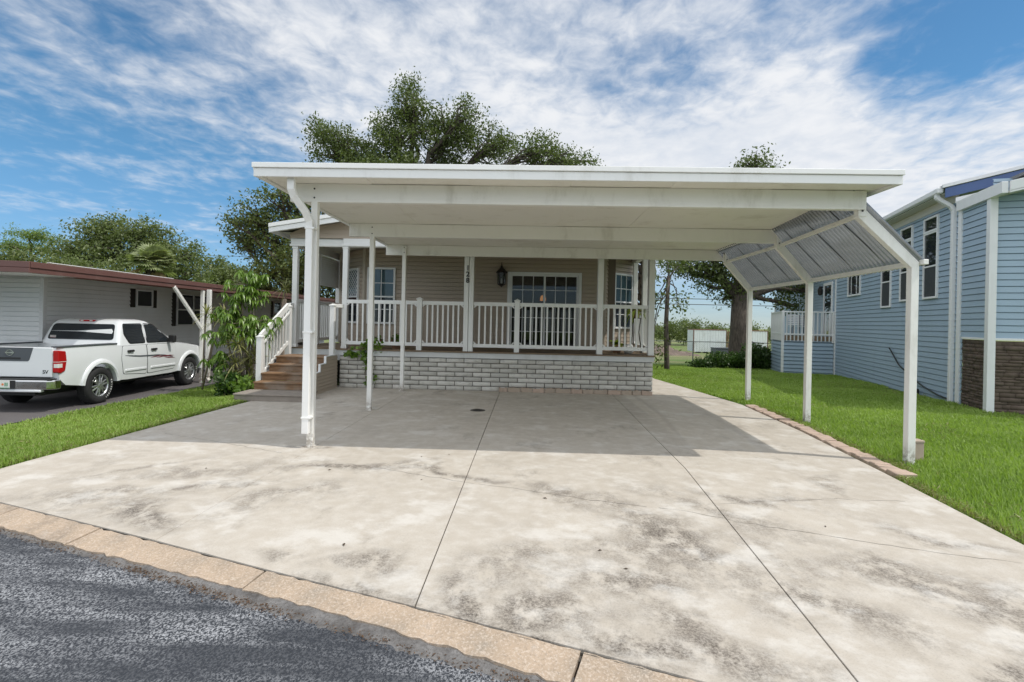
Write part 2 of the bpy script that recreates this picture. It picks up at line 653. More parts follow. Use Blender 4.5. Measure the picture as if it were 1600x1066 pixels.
def concrete_mat():
    m, t, b = new_mat('driveway_concrete')
    pos = geo_pos(t)
    fine = noise(t, pos, 90, 4, 0.7)
    med = noise(t, pos, 7, 6, 0.6)
    big = noise(t, pos, 0.7, 4, 0.5)
    c = mix(t, big, (0.42, 0.375, 0.315), (0.53, 0.48, 0.41))
    c = mix(t, mth(t, 'MULTIPLY', sstep(t, med, 0.35, 0.75), 0.30), c, (0.70, 0.67, 0.62))
    c = mix(t, mth(t, 'MULTIPLY', sstep(t, fine, 0.5, 0.68), 0.34), c, (0.26, 0.23, 0.20))
    # mildew and tyre stains: soft blobs (world x, y, rx, ry, angle, strength) broken up by noise
    wv = t.nodes.new('ShaderNodeTexNoise')
    wv.inputs['Scale'].default_value = 1.1
    wv.inputs['Detail'].default_value = 5
    t.links.new(pos, wv.inputs[0])
    sub = t.nodes.new('ShaderNodeVectorMath'); sub.operation = 'MULTIPLY_ADD'
    t.links.new(wv.outputs['Color'], sub.inputs[0])
    sub.inputs[1].default_value = (1.3, 1.3, 0)
    t.links.new(pos, sub.inputs[2])
    acc = None
    for (x, y, rx, ry, a, s) in STAINS:
        mp = t.nodes.new('ShaderNodeMapping')
        mp.vector_type = 'TEXTURE'
        mp.inputs['Location'].default_value = (x + 0.65, y + 0.65, 0)
        mp.inputs['Rotation'].default_value = (0, 0, a)
        mp.inputs['Scale'].default_value = (rx, ry, 1000)
        t.links.new(sub.outputs[0], mp.inputs[0])
        ln = t.nodes.new('ShaderNodeVectorMath'); ln.operation = 'LENGTH'
        t.links.new(mp.outputs[0], ln.inputs[0])
        v = mth(t, 'MULTIPLY', mth(t, 'SUBTRACT', 1.0, sstep(t, ln.outputs['Value'], 0.0, 1.0)), s)
        acc = v if acc is None else mth(t, 'MAXIMUM', acc, v)
    brk = sstep(t, noise(t, geo_pos(t, (1.0, 0.75, 1), (0, 0, 0.5)), 6.0, 8, 0.76), 0.38, 0.56)
    grain = sstep(t, noise(t, pos, 55, 6, 0.85), 0.40, 0.60)
    st = mth(t, 'MULTIPLY', acc, brk)
    st = mth(t, 'MULTIPLY', st, mth(t, 'MULTIPLY_ADD', grain, 0.62, 0.38))
    c = mix(t, mth(t, 'MULTIPLY', st, 1.0, clamp=True), c, (0.075, 0.060, 0.048))
    faint = mth(t, 'MULTIPLY', sstep(t, noise(t, geo_pos(t, (1, 0.6, 1)), 1.9, 8, 0.72), 0.50, 0.66), mth(t, 'MULTIPLY_ADD', grain, 0.42, 0.20))
    faint = mth(t, 'MULTIPLY', faint, mth(t, 'MULTIPLY_ADD', sstep(t, big, 0.42, 0.6), 0.75, 0.25))
    c = mix(t, faint, c, (0.17, 0.145, 0.12))
    white = sstep(t, noise(t, geo_pos(t, (0.8, 1, 1), (0, 0, 0.8)), 2.4, 7, 0.66), 0.50, 0.66)
    c = mix(t, mth(t, 'MULTIPLY', white, 0.42), c, (0.70, 0.68, 0.64))
    t.links.new(c, b.inputs['Base Color'])
    b.inputs['Roughness'].default_value = 0.85
    b.inputs['Specular IOR Level'].default_value = 0.3
    bump(t, b, mth(t, 'MULTIPLY_ADD', fine, 0.6, med), 0.25, 0.004)
    return m


STAINS = [(1.15, 4.05, 1.3, 0.40, 2.2, 1.05), (0.6, 3.2, 0.9, 0.35, 0.2, 0.9), (2.35, 3.6, 0.8, 0.5, -0.5, 0.95),
          (2.9, 2.6, 0.9, 0.45, -0.4, 1.1), (2.2, 2.35, 0.6, 0.25, 0.3, 1.0), (0.05, 2.95, 0.7, 0.22, -0.3, 1.0),
          (0.6, 2.75, 0.5, 0.15, -0.3, 1.0), (-2.9, 4.7, 1.0, 0.28, 0.5, 0.9), (-3.1, 4.05, 0.7, 0.22, -0.2, 1.05),
          (-1.9, 5.55, 1.3, 0.16, 0.45, 0.95), (-0.9, 5.45, 1.2, 0.14, -0.25, 1.0), (-0.95, 3.55, 0.35, 0.28, 0.4, 0.95),
          (0.25, 4.9, 0.9, 0.22, -0.5, 0.85), (3.3, 4.1, 0.6, 0.22, -0.6, 0.7), (2.1, 5.0, 0.9, 0.16, -0.2, 0.7), (1.0, 2.75, 0.8, 0.4, -0.5, 0.95), (1.9, 2.0, 0.7, 0.35, -0.3, 1.0), (2.7, 3.2, 1.3, 0.6, -0.6, 0.75), (0.9, 3.7, 1.1, 0.7, 0.3, 0.75), (3.2, 1.9, 0.6, 0.5, 0.2, 1.0), (-3.6, 4.4, 1.3, 0.4, 0.1, 0.65), (-2.2, 4.6, 1.0, 0.3, 0.8, 0.6),
          (-3.4, 5.2, 1.4, 0.25, 0.3, 0.6), (0.0, 3.4, 0.6, 0.45, 0.4, 0.7), (1.7, 4.6, 1.3, 0.35, -0.7, 0.7), (-0.9, 3.1, 0.8, 0.18, -0.35, 0.8), (0.2, 2.72, 0.9, 0.14, -0.36, 1.0),
          (-2.6, 6.3, 0.5, 0.14, 0.1, 1.0), (3.1, 5.4, 0.6, 0.12, 0.9, 0.6), (-0.4, 3.1, 0.28, 0.3, 0.2, 1.0),
          (-1.55, 3.6, 0.45, 0.16, 0.4, 0.7), (1.7, 3.1, 0.9, 0.3, -0.9, 0.8), (-4.0, 5.3, 0.9, 0.12, 0.6, 0.6)]
M['concrete'] = concrete_mat()
M['joint'] = plain('joint_filler', (0.085, 0.075, 0.062), 0.9, var=0.3, scale=9)


def kerb_mat():
    m, t, b = new_mat('kerb_concrete')
    pos = geo_pos(t)
    n = noise(t, pos, 3.0, 6, 0.65)
    f = noise(t, pos, 70, 4, 0.75)
    c = ramp(t, n, [(0.25, (0.28, 0.25, 0.21)), (0.45, (0.38, 0.295, 0.215)), (0.62, (0.45, 0.345, 0.25)), (0.8, (0.41, 0.37, 0.33))])
    c = mix(t, mth(t, 'MULTIPLY', sstep(t, f, 0.48, 0.64), 0.6), c, (0.62, 0.53, 0.44))
    f2 = noise(t, geo_pos(t, (1.1, 1, 1)), 55, 5, 0.8)
    c = mix(t, mth(t, 'MULTIPLY', sstep(t, f2, 0.52, 0.68), 0.6), c, (0.17, 0.14, 0.11))
    d = sstep(t, noise(t, geo_pos(t, (1, 1, 1)), 1.6, 8, 0.7), 0.52, 0.72)
    c = mix(t, mth(t, 'MULTIPLY', d, 0.65), c, (0.12, 0.105, 0.09))
    t.links.new(c, b.inputs['Base Color'])
    b.inputs['Roughness'].default_value = 0.9
    bump(t, b, f, 0.5, 0.006)
    return m


M['kerb'] = kerb_mat()


def gutter_mat():
    m, t, b = new_mat('gutter_edge')
    pos = geo_pos(t)
    n = noise(t, pos, 6, 7, 0.7)
    f = noise(t, pos, 55, 4, 0.8)
    c = ramp(t, n, [(0.3, (0.07, 0.064, 0.06)), (0.45, (0.15, 0.143, 0.138)), (0.62, (0.23, 0.222, 0.215)), (0.78, (0.19, 0.12, 0.07))])
    c = mix(t, mth(t, 'MULTIPLY', sstep(t, f, 0.45, 0.65), 0.6), c, (0.08, 0.07, 0.062))
    t.links.new(c, b.inputs['Base Color'])
    b.inputs['Roughness'].default_value = 0.95
    bump(t, b, f, 0.8, 0.01)
    return m


M['gutter'] = gutter_mat()


def asphalt_mat(name, dark, light, streak):
    m, t, b = new_mat(name)
    ang = math.atan2(-0.36, 1)
    pos = geo_pos(t)
    vor = t.nodes.new('ShaderNodeTexVoronoi')
    vor.inputs['Scale'].default_value = 95
    t.links.new(pos, vor.inputs[0])
    f = noise(t, pos, 75, 5, 0.8)
    st = noise(t, geo_pos(t, (0.45, 2.4, 1), (0, 0, -ang)), 1.8, 7, 0.68, 0.3)
    big = noise(t, pos, 0.6, 3)
    c = mix(t, f, tuple(x * 0.5 for x in dark), tuple(x * 1.5 for x in dark))
    worn = mth(t, 'MULTIPLY', sstep(t, mth(t, 'MULTIPLY_ADD', big, 0.3, st), 0.52, 0.84), streak)
    speck = sstep(t, noise(t, geo_pos(t, (1.15, 0.9, 1), (0, 0, -ang + 0.5)), 75, 4, 0.8), 0.47, 0.56)
    c = mix(t, mth(t, 'MULTIPLY', mth(t, 'MULTIPLY_ADD', worn, 0.75, 0.10 * streak, clamp=True), speck), c, light)
    t.links.new(c, b.inputs['Base Color'])
    b.inputs['Roughness'].default_value = 0.85
    bump(t, b, mth(t, 'MULTIPLY_ADD', vor.outputs['Distance'], -1.0, f), 0.6, 0.006)
    return m


M['asphalt'] = asphalt_mat('street_asphalt', (0.026, 0.030, 0.038), (0.50, 0.51, 0.53), 1.0)
M['asphalt2'] = asphalt_mat('old_drive_asphalt', (0.11, 0.10, 0.10), (0.26, 0.245, 0.235), 0.35)


def ground_mat():
    m, t, b = new_mat('lawn_soil')
    pos = geo_pos(t)
    n = noise(t, pos, 1.2, 6, 0.6)
    f = noise(t, pos, 45, 5, 0.75)
    c = ramp(t, n, [(0.3, (0.08, 0.14, 0.022)), (0.6, (0.14, 0.22, 0.04)), (0.8, (0.20, 0.23, 0.07))])
    c = mix(t, mth(t, 'MULTIPLY', sstep(t, f, 0.45, 0.7), 0.6), c, (0.025, 0.045, 0.008))
    # worn, paler grass on the field beyond the garden
    sp = t.nodes.new('ShaderNodeSeparateXYZ')
    t.links.new(pos, sp.inputs[0])
    far = mth(t, 'MULTIPLY', sstep(t, sp.outputs[1], 27, 31), sstep(t, noise(t, geo_pos(t, (0.25, 1, 1)), 0.5, 6), 0.40, 0.60))
    c = mix(t, mth(t, 'MULTIPLY', far, 0.75), c, (0.24, 0.21, 0.11))
    t.links.new(c, b.inputs['Base Color'])
    b.inputs['Roughness'].default_value = 0.95
    bump(t, b, f, 0.8, 0.03)
    return m


M['ground'] = ground_mat()


def brick_mat():
    m, t, b = new_mat('whitewashed_block')
    pos = geo_pos(t)
    at = t.nodes.new('ShaderNodeAttribute'); at.attribute_name = 'tint'
    n = noise(t, pos, 9, 6, 0.7)
    f = noise(t, pos, 60, 4, 0.7)
    c = mix(t, at.outputs['Fac'], (0.50, 0.485, 0.44), (0.68, 0.66, 0.605))
    c = mix(t, mth(t, 'MULTIPLY', sstep(t, n, 0.48, 0.75), 0.45), c, (0.22, 0.21, 0.185))
    c = mix(t, mth(t, 'MULTIPLY', sstep(t, f, 0.5, 0.8), 0.3), c, (0.66, 0.65, 0.61))
    t.links.new(c, b.inputs['Base Color'])
    b.inputs['Roughness'].default_value = 0.9
    bump(t, b, mth(t, 'MULTIPLY_ADD', f, 0.5, n), 0.5, 0.008)
    return m


M['brick'] = brick_mat()
M['mortar'] = plain('dark_mortar', (0.12, 0.11, 0.09), 0.95, var=0.4, scale=12)
M['salmon'] = plain('salmon_brick', (0.48, 0.365, 0.29), 0.9, var=0.3, scale=5, dirt=((0.26, 0.23, 0.18), 0.6), bmp=0.4)
M['salmon2'] = plain('dusty_brick', (0.42, 0.34, 0.27), 0.9, var=0.25, scale=5, dirt=((0.22, 0.19, 0.16), 0.5), bmp=0.4)
M['stone'] = plain('brown_ledge_stone', (0.115, 0.085, 0.065), 0.9, var=0.55, scale=7, bmp=0.8)
M['dirt'] = plain('bare_dirt', (0.19, 0.145, 0.115), 0.95, var=0.75, scale=0.8, bmp=0.8)
M['container'] = plain('white_trailer_paint', (0.66, 0.70, 0.70), 0.5, var=0.08, dirt=((0.25, 0.22, 0.18), 0.45))
M['rust'] = plain('rusty_post', (0.18, 0.09, 0.06), 0.8, var=0.4, scale=4)
M['galv'] = plain('galvanised_wire', (0.35, 0.36, 0.36), 0.45, 0.7)
M['cable'] = plain('black_cable', (0.03, 0.03, 0.035), 0.6)
M['terracotta'] = plain('terracotta', (0.30, 0.16, 0.10), 0.8)

# ------------------------------------------------------------------ the setting: ground, street, drives
def ground_z(x, y):
    z = -0.033 * max(0.0, min(y, 65.0) - 13.0)
    if x < -5.4:
        k = min(1.0, (-5.4 - x) / 2.0)
        k = k * k * (3 - 2 * k)
        z = min(z, -0.2 * k) if y > 0 else z
    return z


def make_ground():
    xs = np.concatenate([np.linspace(-400, -40, 14), np.linspace(-36, 36, 145), np.linspace(40, 400, 14)])
    ys = np.concatenate([np.linspace(-60, 2, 32), np.linspace(2.5, 70, 136), np.linspace(80, 600, 20)])
    V = np.array([(x, y, ground_z(x, y) - 0.035 - (0.12 if y < 4.6 - 0.36 * (x + 5.3) else 0)) for y in ys for x in xs])
    nx = len(xs)
    F = np.array([(j * nx + i, j * nx + i + 1, (j + 1) * nx + i + 1, (j + 1) * nx + i) for j in range(len(ys) - 1) for i in range(nx - 1)])
    o = numpy_mesh('ground', V, F, M['ground'], smooth=True)
    tag(o, kind='structure')


make_ground()

# the kerb line: inner edge (drive side), slightly curved
KIN = [(-40.0, 16.7), (-20.0, 9.85), (-9.0, 5.9), (-4.38, 4.25), (-2.59, 3.62), (-1.58, 3.25), (-0.59, 2.90), (0.32, 2.57), (0.82, 2.38), (3.4, 1.40), (9.0, -0.8), (30, -9)]
KN = Vector((-0.34, -0.94, 0)).normalized()


def band(name, off0, off1, z0, z1, mat, jitter=0.0, thick=0.0, sub=1, seed=1):
    rnd = random.Random(seed)
    pts = []
    for i in range(len(KIN) - 1):
        a, b = Vector((*KIN[i], 0)), Vector((*KIN[i + 1], 0))
        n = max(1, int((b - a).length / 0.035)) if sub and (b - a).length < 6 else 1
        for k in range(n):
            pts.append(a.lerp(b, k / n))
    pts.append(Vector((*KIN[-1], 0)))
    m = MB()
    vs, fs = [], []
    for p in pts:
        j0 = rnd.uniform(-1, 1) * jitter
        j1 = rnd.uniform(-1, 1) * jitter
        a = p + KN * (off0 + (j0 if off0 > 0.01 else 0)); b = p + KN * (off1 + j1)
        vs += [(a.x, a.y, z0), (b.x, b.y, z1), (b.x, b.y, z1 - 0.15), (a.x, a.y, z0 - 0.15)]
    for i in range(len(pts) - 1):
        o = i * 4
        for k in range(4):
            fs.append((o + k, o + (k + 1) % 4, o + 4 + (k + 1) % 4, o + 4 + k))
    m.add(vs, fs)
    return tag(m.build(name, mat), kind='structure')


# kerb built as separate cast lengths with open joints
def kerb():
    m = MB()
    cuts = [-20, -9, -6.4, -4.12, -3.15, -1.62, 0.30, 2.3, 4.4, 9.0]

    def at(x):
        for i in range(len(KIN) - 1):
            if KIN[i][0] <= x <= KIN[i + 1][0]:
                k = (x - KIN[i][0]) / (KIN[i + 1][0] - KIN[i][0])
                return Vector((x, KIN[i][1] + k * (KIN[i + 1][1] - KIN[i][1]), 0))
    rnd = random.Random(4)
    for a, b in zip(cuts[:-1], cuts[1:]):
        n = max(2, int((b - a) / 0.05))
        dz = rnd.uniform(-0.004, 0.004)
        vs, fs = [], []
        for k in range(n + 1):
            p = at(a + 0.008 + (b - a - 0.016) * k / n)
            w = 0.20 + rnd.uniform(-0.012, 0.012) + 0.03 * math.sin(p.x * 1.3)
            q = p + KN * (-0.004 + abs(rnd.gauss(0, .007)))
            r = p + KN * w
            vs += [(q.x, q.y, -0.009 + dz), (r.x, r.y, -0.042 + dz + rnd.uniform(-.004, .004)), (r.x, r.y, -0.22), (q.x, q.y, -0.22)]
        for k in range(n):
            o = k * 4
            for e in range(4):
                fs.append((o + e, o + (e + 1) % 4, o + 4 + (e + 1) % 4, o + 4 + e))
        fs.append((0, 1, 2, 3)); fs.append((n * 4 + 3, n * 4 + 2, n * 4 + 1, n * 4))
        m.add(vs, fs)
    tag(m.build('kerb', M['kerb']), kind='structure')


kerb()
band('kerb_joint_bed', 0.0, 0.05, -0.022, -0.03, M['joint'], 0.0)
band('gutter', 0.16, 0.30, -0.046, -0.066, M['gutter'], 0.02, seed=7)
band('street', 0.245, 16.0, -0.062, -0.10, M['asphalt'], 0.03, seed=9)

# brown leaf litter and grit caught along the gutter
def gutter_litter():
    rng = np.random.default_rng(15)
    n = 5200
    x = rng.uniform(-7.5, 1.6, n)
    yk_ = np.interp(x, [p[0] for p in KIN], [p[1] for p in KIN])
    lump = 0.5 + 0.5 * np.sin(x * 2.3 + 1.2 * np.sin(x * 5.1))
    keep = rng.random(n) < 0.25 + 0.75 * lump
    x, yk_ = x[keep], yk_[keep]
    o = 0.255 + rng.normal(size=len(x)) * 0.025
    C = np.stack([x + KN.x * o, yk_ + KN.y * o, np.full(len(x), -0.056)], 1)
    ax = rng.normal(size=(len(x), 3)) * [1, 1, .25]
    ax /= np.linalg.norm(ax, axis=1, keepdims=True)
    sd = np.cross(ax, np.tile([0, 0, 1.0], (len(x), 1)))
    L = rng.uniform(.003, .011, len(x))[:, None]
    up = np.array([0, 0, .003])
    V = np.stack([C - ax * L, C + sd * L * .4 + up, C + ax * L, C - sd * L * .4 + up], 1).reshape(-1, 3)
    F = np.arange(len(x) * 4).reshape(-1, 4)
    tag(numpy_mesh('leaf_litter', V, F, M['litter'], None, rng.random(len(x))), kind='stuff')


gutter_litter()

# driveway: cast slabs with sawn joints, on a dark bed
def y_kerb(x):
    for i in range(len(KIN) - 1):
        if KIN[i][0] <= x <= KIN[i + 1][0]:
            k = (x - KIN[i][0]) / (KIN[i + 1][0] - KIN[i][0])
            return KIN[i][1] + k * (KIN[i + 1][1] - KIN[i][1])


def drive():
    m = MB()
    g = 0.004

    def slab(poly):
        m.prism(poly, 'z', -0.12, 0.0)
    yk = lambda x: y_kerb(x) + 0.004
    # left bay, centre bay, right bay; slabs run from the kerb to the porch
    slab([(-5.28, yk(-5.28)), (-4.38, yk(-4.38)), (-2.60, yk(-2.6) + .004), (-2.60, 12.2), (-5.0, 12.2), (-5.15, 9.7), (-5.25, 7.0), (-5.30, 5.4)])
    slab([(-2.60 + g, yk(-2.59) + .004), (-1.58, yk(-1.58)), (-0.60, yk(-0.6)), (-0.60, 12.2), (-2.60 + g, 12.2)])
    slab([(-0.60 + 2 * g, yk(-0.59)), (0.32, yk(0.32)), (0.82, yk(0.82)), (1.50, yk(1.5)), (1.78, 5.9), (1.92, 12.2), (-0.60 + 2 * g, 12.2)])
    slab([(1.50 + 2 * g, yk(1.51)), (3.37, yk(3.37)), (3.72, 3.8), (3.98, 5.9), (4.22, 8.2), (4.36, 10.74), (4.05, 13.2), (3.72, 15.4), (3.70, 21.0), (2.86, 21.0), (2.86, 12.2), (1.92 + 2 * g, 12.2), (1.78 + 2 * g, 5.9)])
    tag(m.build('concrete_driveway', M['concrete'], bevel=0.002), kind='structure')
    b = MB()
    b.prism([(-5.2, y_kerb(-5.2) + 0.03), (3.3, y_kerb(3.3) + 0.03), (3.7, 5.8), (4.2, 10), (-5.0, 10)], 'z', -0.10, -0.010)
    tag(b.build('driveway_joint_bed', M['joint']), kind='structure')


drive()


# cracks wandering across the slabs: shallow, dark, a few millimetres wide
def crack(px_pts, w, seed):
    rnd = random.Random(seed)
    pts = []
    for a, b in zip(px_pts[:-1], px_pts[1:]):
        A, B = Vector((*a, 0)), Vector((*b, 0))
        n = max(2, int((B - A).length / 0.07))
        for k in range(n):
            pts.append(A.lerp(B, k / n) + Vector((rnd.gauss(0, .008), rnd.gauss(0, .010), 0)))
    pts.append(Vector((*px_pts[-1], 0)))
    vs, fs = [], []
    for i, p in enumerate(pts):
        d = (pts[min(i + 1, len(pts) - 1)] - pts[max(i - 1, 0)]).normalized()
        s_ = Vector((-d.y, d.x, 0)) * w * rnd.uniform(.35, 1.0) * .5
        vs += [(p.x - s_.x, p.y - s_.y, 0.0012), (p.x + s_.x, p.y + s_.y, 0.0012)]
    for i in range(len(pts) - 1):
        fs.append((2 * i, 2 * i + 1, 2 * i + 3, 2 * i + 2))
    return vs, fs


CRACKS = [([(-4.85, 6.88), (-3.77, 6.45), (-2.84, 6.05)], 0.006, 1), ([(-2.33, 5.56), (-1.89, 5.68), (-1.12, 5.38), (-0.5, 5.12)], 0.006, 2), ([(-0.45, 5.1), (-0.12, 5.02), (0.75, 4.71), (1.07, 4.62)], 0.006, 3), ([(1.17, 4.6), (1.43, 4.53), (1.73, 4.34), (2.16, 4.18), (2.92, 3.87), (3.44, 3.73)], 0.006, 4), ([(1.76, 4.78), (2.35, 4.89), (2.87, 4.99), (3.53, 4.98)], 0.005, 5), ([(2.61, 9.92), (3.17, 9.46), (3.78, 9.3)], 0.004, 6)]
ck = MB()
for (pp_, w_, sd) in CRACKS:
    ck.add(*crack(pp_, w_, sd))
tag(ck.build('driveway_cracks', M['joint'], recalc=False), kind='structure')

# the neighbour's old asphalt drive
nd = MB()
vs, fs = [], []
rnd = random.Random(5)
N_ = 60
for i in range(N_ + 1):
    y = 2.0 + (30 - 2.0) * i / N_
    xr = -8.0 - 0.25 * math.sin(y * 0.23) + rnd.uniform(-.05, .05)
    for x in (-16.5, -12, xr - .8, xr):
        vs.append((x, y, ground_z(x, y) - 0.012))
for i in range(N_):
    for k in range(3):
        a = i * 4 + k
        fs.append((a, a + 1, a + 5, a + 4))
nd.add(vs, fs)
tag(nd.build('neighbour_driveway', M['asphalt2'], recalc=False), kind='structure')


# ------------------------------------------------------------------ walls of lapped siding
def siding(mb, p, D, N, length, z0, z1, course, lip=0.02, holes=(), gap=0.013):
    """lapped boards as real wedges; holes = (u0, u1, za, zb) cut out"""
    p = Vector(p)
    n = int(math.ceil((z1 - z0) / course - 1e-6))
    for k in range(n):
        a = z0 + k * course
        b = min(a + course, z1)
        cuts = sorted({a, b} | {z for h in holes for z in (h[2], h[3]) if a < z < b})
        for c0, c1 in zip(cuts[:-1], cuts[1:]):
            mid = (c0 + c1) / 2
            segs = [(0.0, length)]
            for h in holes:
                if h[2] < mid < h[3]:
                    ns = []
                    for (s0, s1) in segs:
                        if h[1] <= s0 or h[0] >= s1:
                            ns.append((s0, s1))
                        else:
                            if h[0] > s0: ns.append((s0, h[0]))
                            if h[1] < s1: ns.append((h[1], s1))
                    segs = ns
            top = b - gap if c1 >= b - 1e-6 else c1
            o0 = lip * (1 - 0.62 * (c0 - a) / course)
            o1 = lip * (1 - 0.62 * (top - a) / course)
            for (s0, s1) in segs:
                q = [p + D * s0 + N * o0, p + D * s1 + N * o0, p + D * s1 + N * o1, p + D * s0 + N * o1]
                zz = [c0, c0, top, top]
                vs = [(v.x, v.y, z) for v, z in zip(q, zz)]
                fs = [(0, 1, 2, 3)]
                if abs(c0 - a) < 1e-6:                 # the shadowed underside of the lap
                    r0 = p + D * s0 - N * 0.012; r1 = p + D * s1 - N * 0.012
                    vs += [(r0.x, r0.y, c0), (r1.x, r1.y, c0)]
                    fs.append((4, 5, 1, 0))
                if top < c1 - 1e-6:                        # recessed slot below the next lap
                    o_ = len(vs)
                    for (pt, z_) in ((p + D * s0 - N * 0.012, top), (p + D * s1 - N * 0.012, top), (p + D * s1 - N * 0.012, c1), (p + D * s0 - N * 0.012, c1)):
                        vs.append((pt.x, pt.y, z_))
                    fs += [(o_, o_ + 1, o_ + 2, o_ + 3), (3, 2, o_ + 1, o_)]
                mb.add(vs, fs)
    return mb


def window_unit(parent, p, D, N, u0, u1, z0, z1, frame_mat, sashes, fw=0.05, depth=0.062, grid=None, name='window', lattice=False):
    """a window part (frame) with glass, and muntins as sub-parts; sashes = list of (za, zb, material)"""
    f = MB()
    f.frame_box(p, D, N, u0 - fw, u0, 0.0, depth, z0 - fw, z1 + fw)
    f.frame_box(p, D, N, u1, u1 + fw, 0.0, depth, z0 - fw, z1 + fw)
    f.frame_box(p, D, N, u0, u1, 0.0, depth, z1, z1 + fw)
    f.frame_box(p, D, N, u0, u1, 0.0, depth + 0.012, z0 - fw, z0)
    for (za, zb, _m) in sashes[:-1]:
        f.frame_box(p, D, N, u0, u1, 0.0, depth - 0.012, zb - 0.02, zb + 0.02)
    w = f.build(name, frame_mat, parent, bevel=0.004)
    for (za, zb, gm) in sashes:
        g = MB()
        g.frame_box(p, D, N, u0 - 0.005, u1 + 0.005, 0.026, 0.036, za - .004, zb + .004)
        g.build('pane', gm, w)
    if grid:
        m = MB()
        nx, rows = grid
        for i in range(1, nx):
            u = u0 + (u1 - u0) * i / nx
            for (za, zb, _m) in sashes:
                m.frame_box(p, D, N, u - 0.009, u + 0.009, 0.0375, 0.045, za + 0.002, zb - 0.002)
        for (za, zb, _m) in sashes:
            for j in range(1, rows):
                z = za + (zb - za) * j / rows
                m.frame_box(p, D, N, u0 + .002, u1 - .002, 0.037, 0.0445, z - 0.009, z + 0.009)
        m.build('muntin_grid', frame_mat, w)
    if lattice:
        m = MB()
        za, zb, _m = sashes[-1]
        st = 0.11
        W_, H_ = u1 - u0, zb - za
        k = -int(H_ / st) - 1
        for sgn in (1, -1):
            for i in range(-30, 30):
                # clipped diagonals
                pts = []
                for q in range(41):
                    z = H_ * q / 40
                    u = i * st + sgn * z
                    if 0 <= u <= W_:
                        pts.append((u, z))
                if len(pts) > 2:
                    a, b = pts[0], pts[-1]
                    A = Vector(p) + D * (u0 + a[0]) + N * 0.042; B = Vector(p) + D * (u0 + b[0]) + N * 0.042
                    m.bar((A.x, A.y, za + a[1]), (B.x, B.y, za + b[1]), 0.006, 0.014)
        m.build('diamond_lattice', frame_mat, w)
    return w


VX, VY = Vector((1, 0, 0)), Vector((0, 1, 0))

# ------------------------------------------------------------------ carport
cp = empty('carport', (0.5, 8.9, 0), 'white aluminium double carport with flat roof and angled smoky side awning over the driveway', 'carport')
W = M['white']
# roof: interlocking pans (underside seams are real steps)
roof = MB()
xs = [-3.14 + i * (7.22 / 6) for i in range(7)]
for i in range(6):
    roof.box(xs[i] + 0.0005, xs[i + 1] - 0.0005, 5.99, 12.1, 3.235 + (0.004 if i % 2 else 0), 3.305)
roof.box(-3.12, 4.06, 6.0, 12.08, 3.30, 3.33)
rf = roof.build('roof', M['pan'], cp, bevel=0.003)
fa = MB()
fa.box(-3.20, 4.13, 5.955, 5.985, 3.205, 3.302)
fa.box(-3.215, 4.14, 5.935, 5.984, 3.306, 3.365)
fa.build('fascia', M['fascia'], cp, bevel=0.005, seg=2)
gu = MB()
gu.box(4.085, 4.14, 5.988, 12.1, 3.21, 3.36)
gu.build('side_gutter', M['fascia'], cp, bevel=0.004)
gu = MB()
gu.prism([(-3.20, 3.21), (-3.145, 3.21), (-3.145, 3.34), (-3.225, 3.34), (-3.225, 3.30)], 'y', 5.988, 12.1)
gu.build('side_gutter', M['fascia'], cp, bevel=0.004)
BEAMS = [(6.40, -2.95, 3.99), (9.05, -3.13, 4.20), (11.62, -3.19, 4.26)]
for (y, x0, x1) in BEAMS:
    b = MB()
    b.box(x0, x1, y - 0.04, y + 0.04, 3.01, 3.232)
    b.box(x0, x1, y - 0.043, y - 0.0405, 3.045, 3.058)       # faint rolled rib
    bo = b.build('beam', W, cp, bevel=0.006, seg=2)
POSTS_L = [(-2.65, 6.40), (-2.73, 9.05), (-2.76, 11.53)]
for i, (x, y) in enumerate(POSTS_L):
    p = MB()
    h = 0.04
    top = 3.012 if i < 2 else 3.20
    p.box(x - h, x + h, y - h, y + h, 0.0, top)
    po = p.build('post', W, cp, bevel=0.006, seg=2)
    for z in (3.06, 3.17):
        bt = MB()
        yy = y - 0.0405
        bt.lathe([(0.0, -0.006), (0.011, -0.006), (0.011, 0.0)], (x, yy, z), 8, 'y')
        bt.build('bolt', M['bolt'], cp)
    sh = MB()
    sh.box(x - 0.055, x + 0.055, y - 0.055, y + 0.055, 0.0, 0.012)
    sh.build('foot_plate', M['white'], po)
# right side: stub, sloping rafter, post
RT = [(6.44, 3.96, 4.60), (9.02, 4.20, 4.74), (11.40, 4.22, 4.74)]
for (y, xa, xb) in RT:
    p = MB()
    h = 0.045
    p.box(xb - h, xb + h, y - h, y + h, ground_z(xb, y) - 0.05, 2.40)
    p.build('post', W, cp, bevel=0.006, seg=2)
    s = MB()
    s.box(xa - 0.045, xa + 0.045, y - 0.055, y + 0.045, 2.93, 3.20)
    s.build('bracket', W, cp, bevel=0.005)
    r = MB()
    r.prism([(xa - 0.045, 2.93), (xb - 0.045, 2.33), (xb + 0.05, 2.395), (xa + 0.045, 3.02)], 'y', y - 0.044, y + 0.044)
    r.build('rafter', W, cp, bevel=0.006, seg=2)
    for z in (3.00, 3.13):
        bt = MB()
        bt.lathe([(0.0, -0.007), (0.012, -0.007), (0.012, 0.0)], (xa, y - 0.0555, z), 8, 'y')
        bt.build('bolt', M['bolt'], cp)
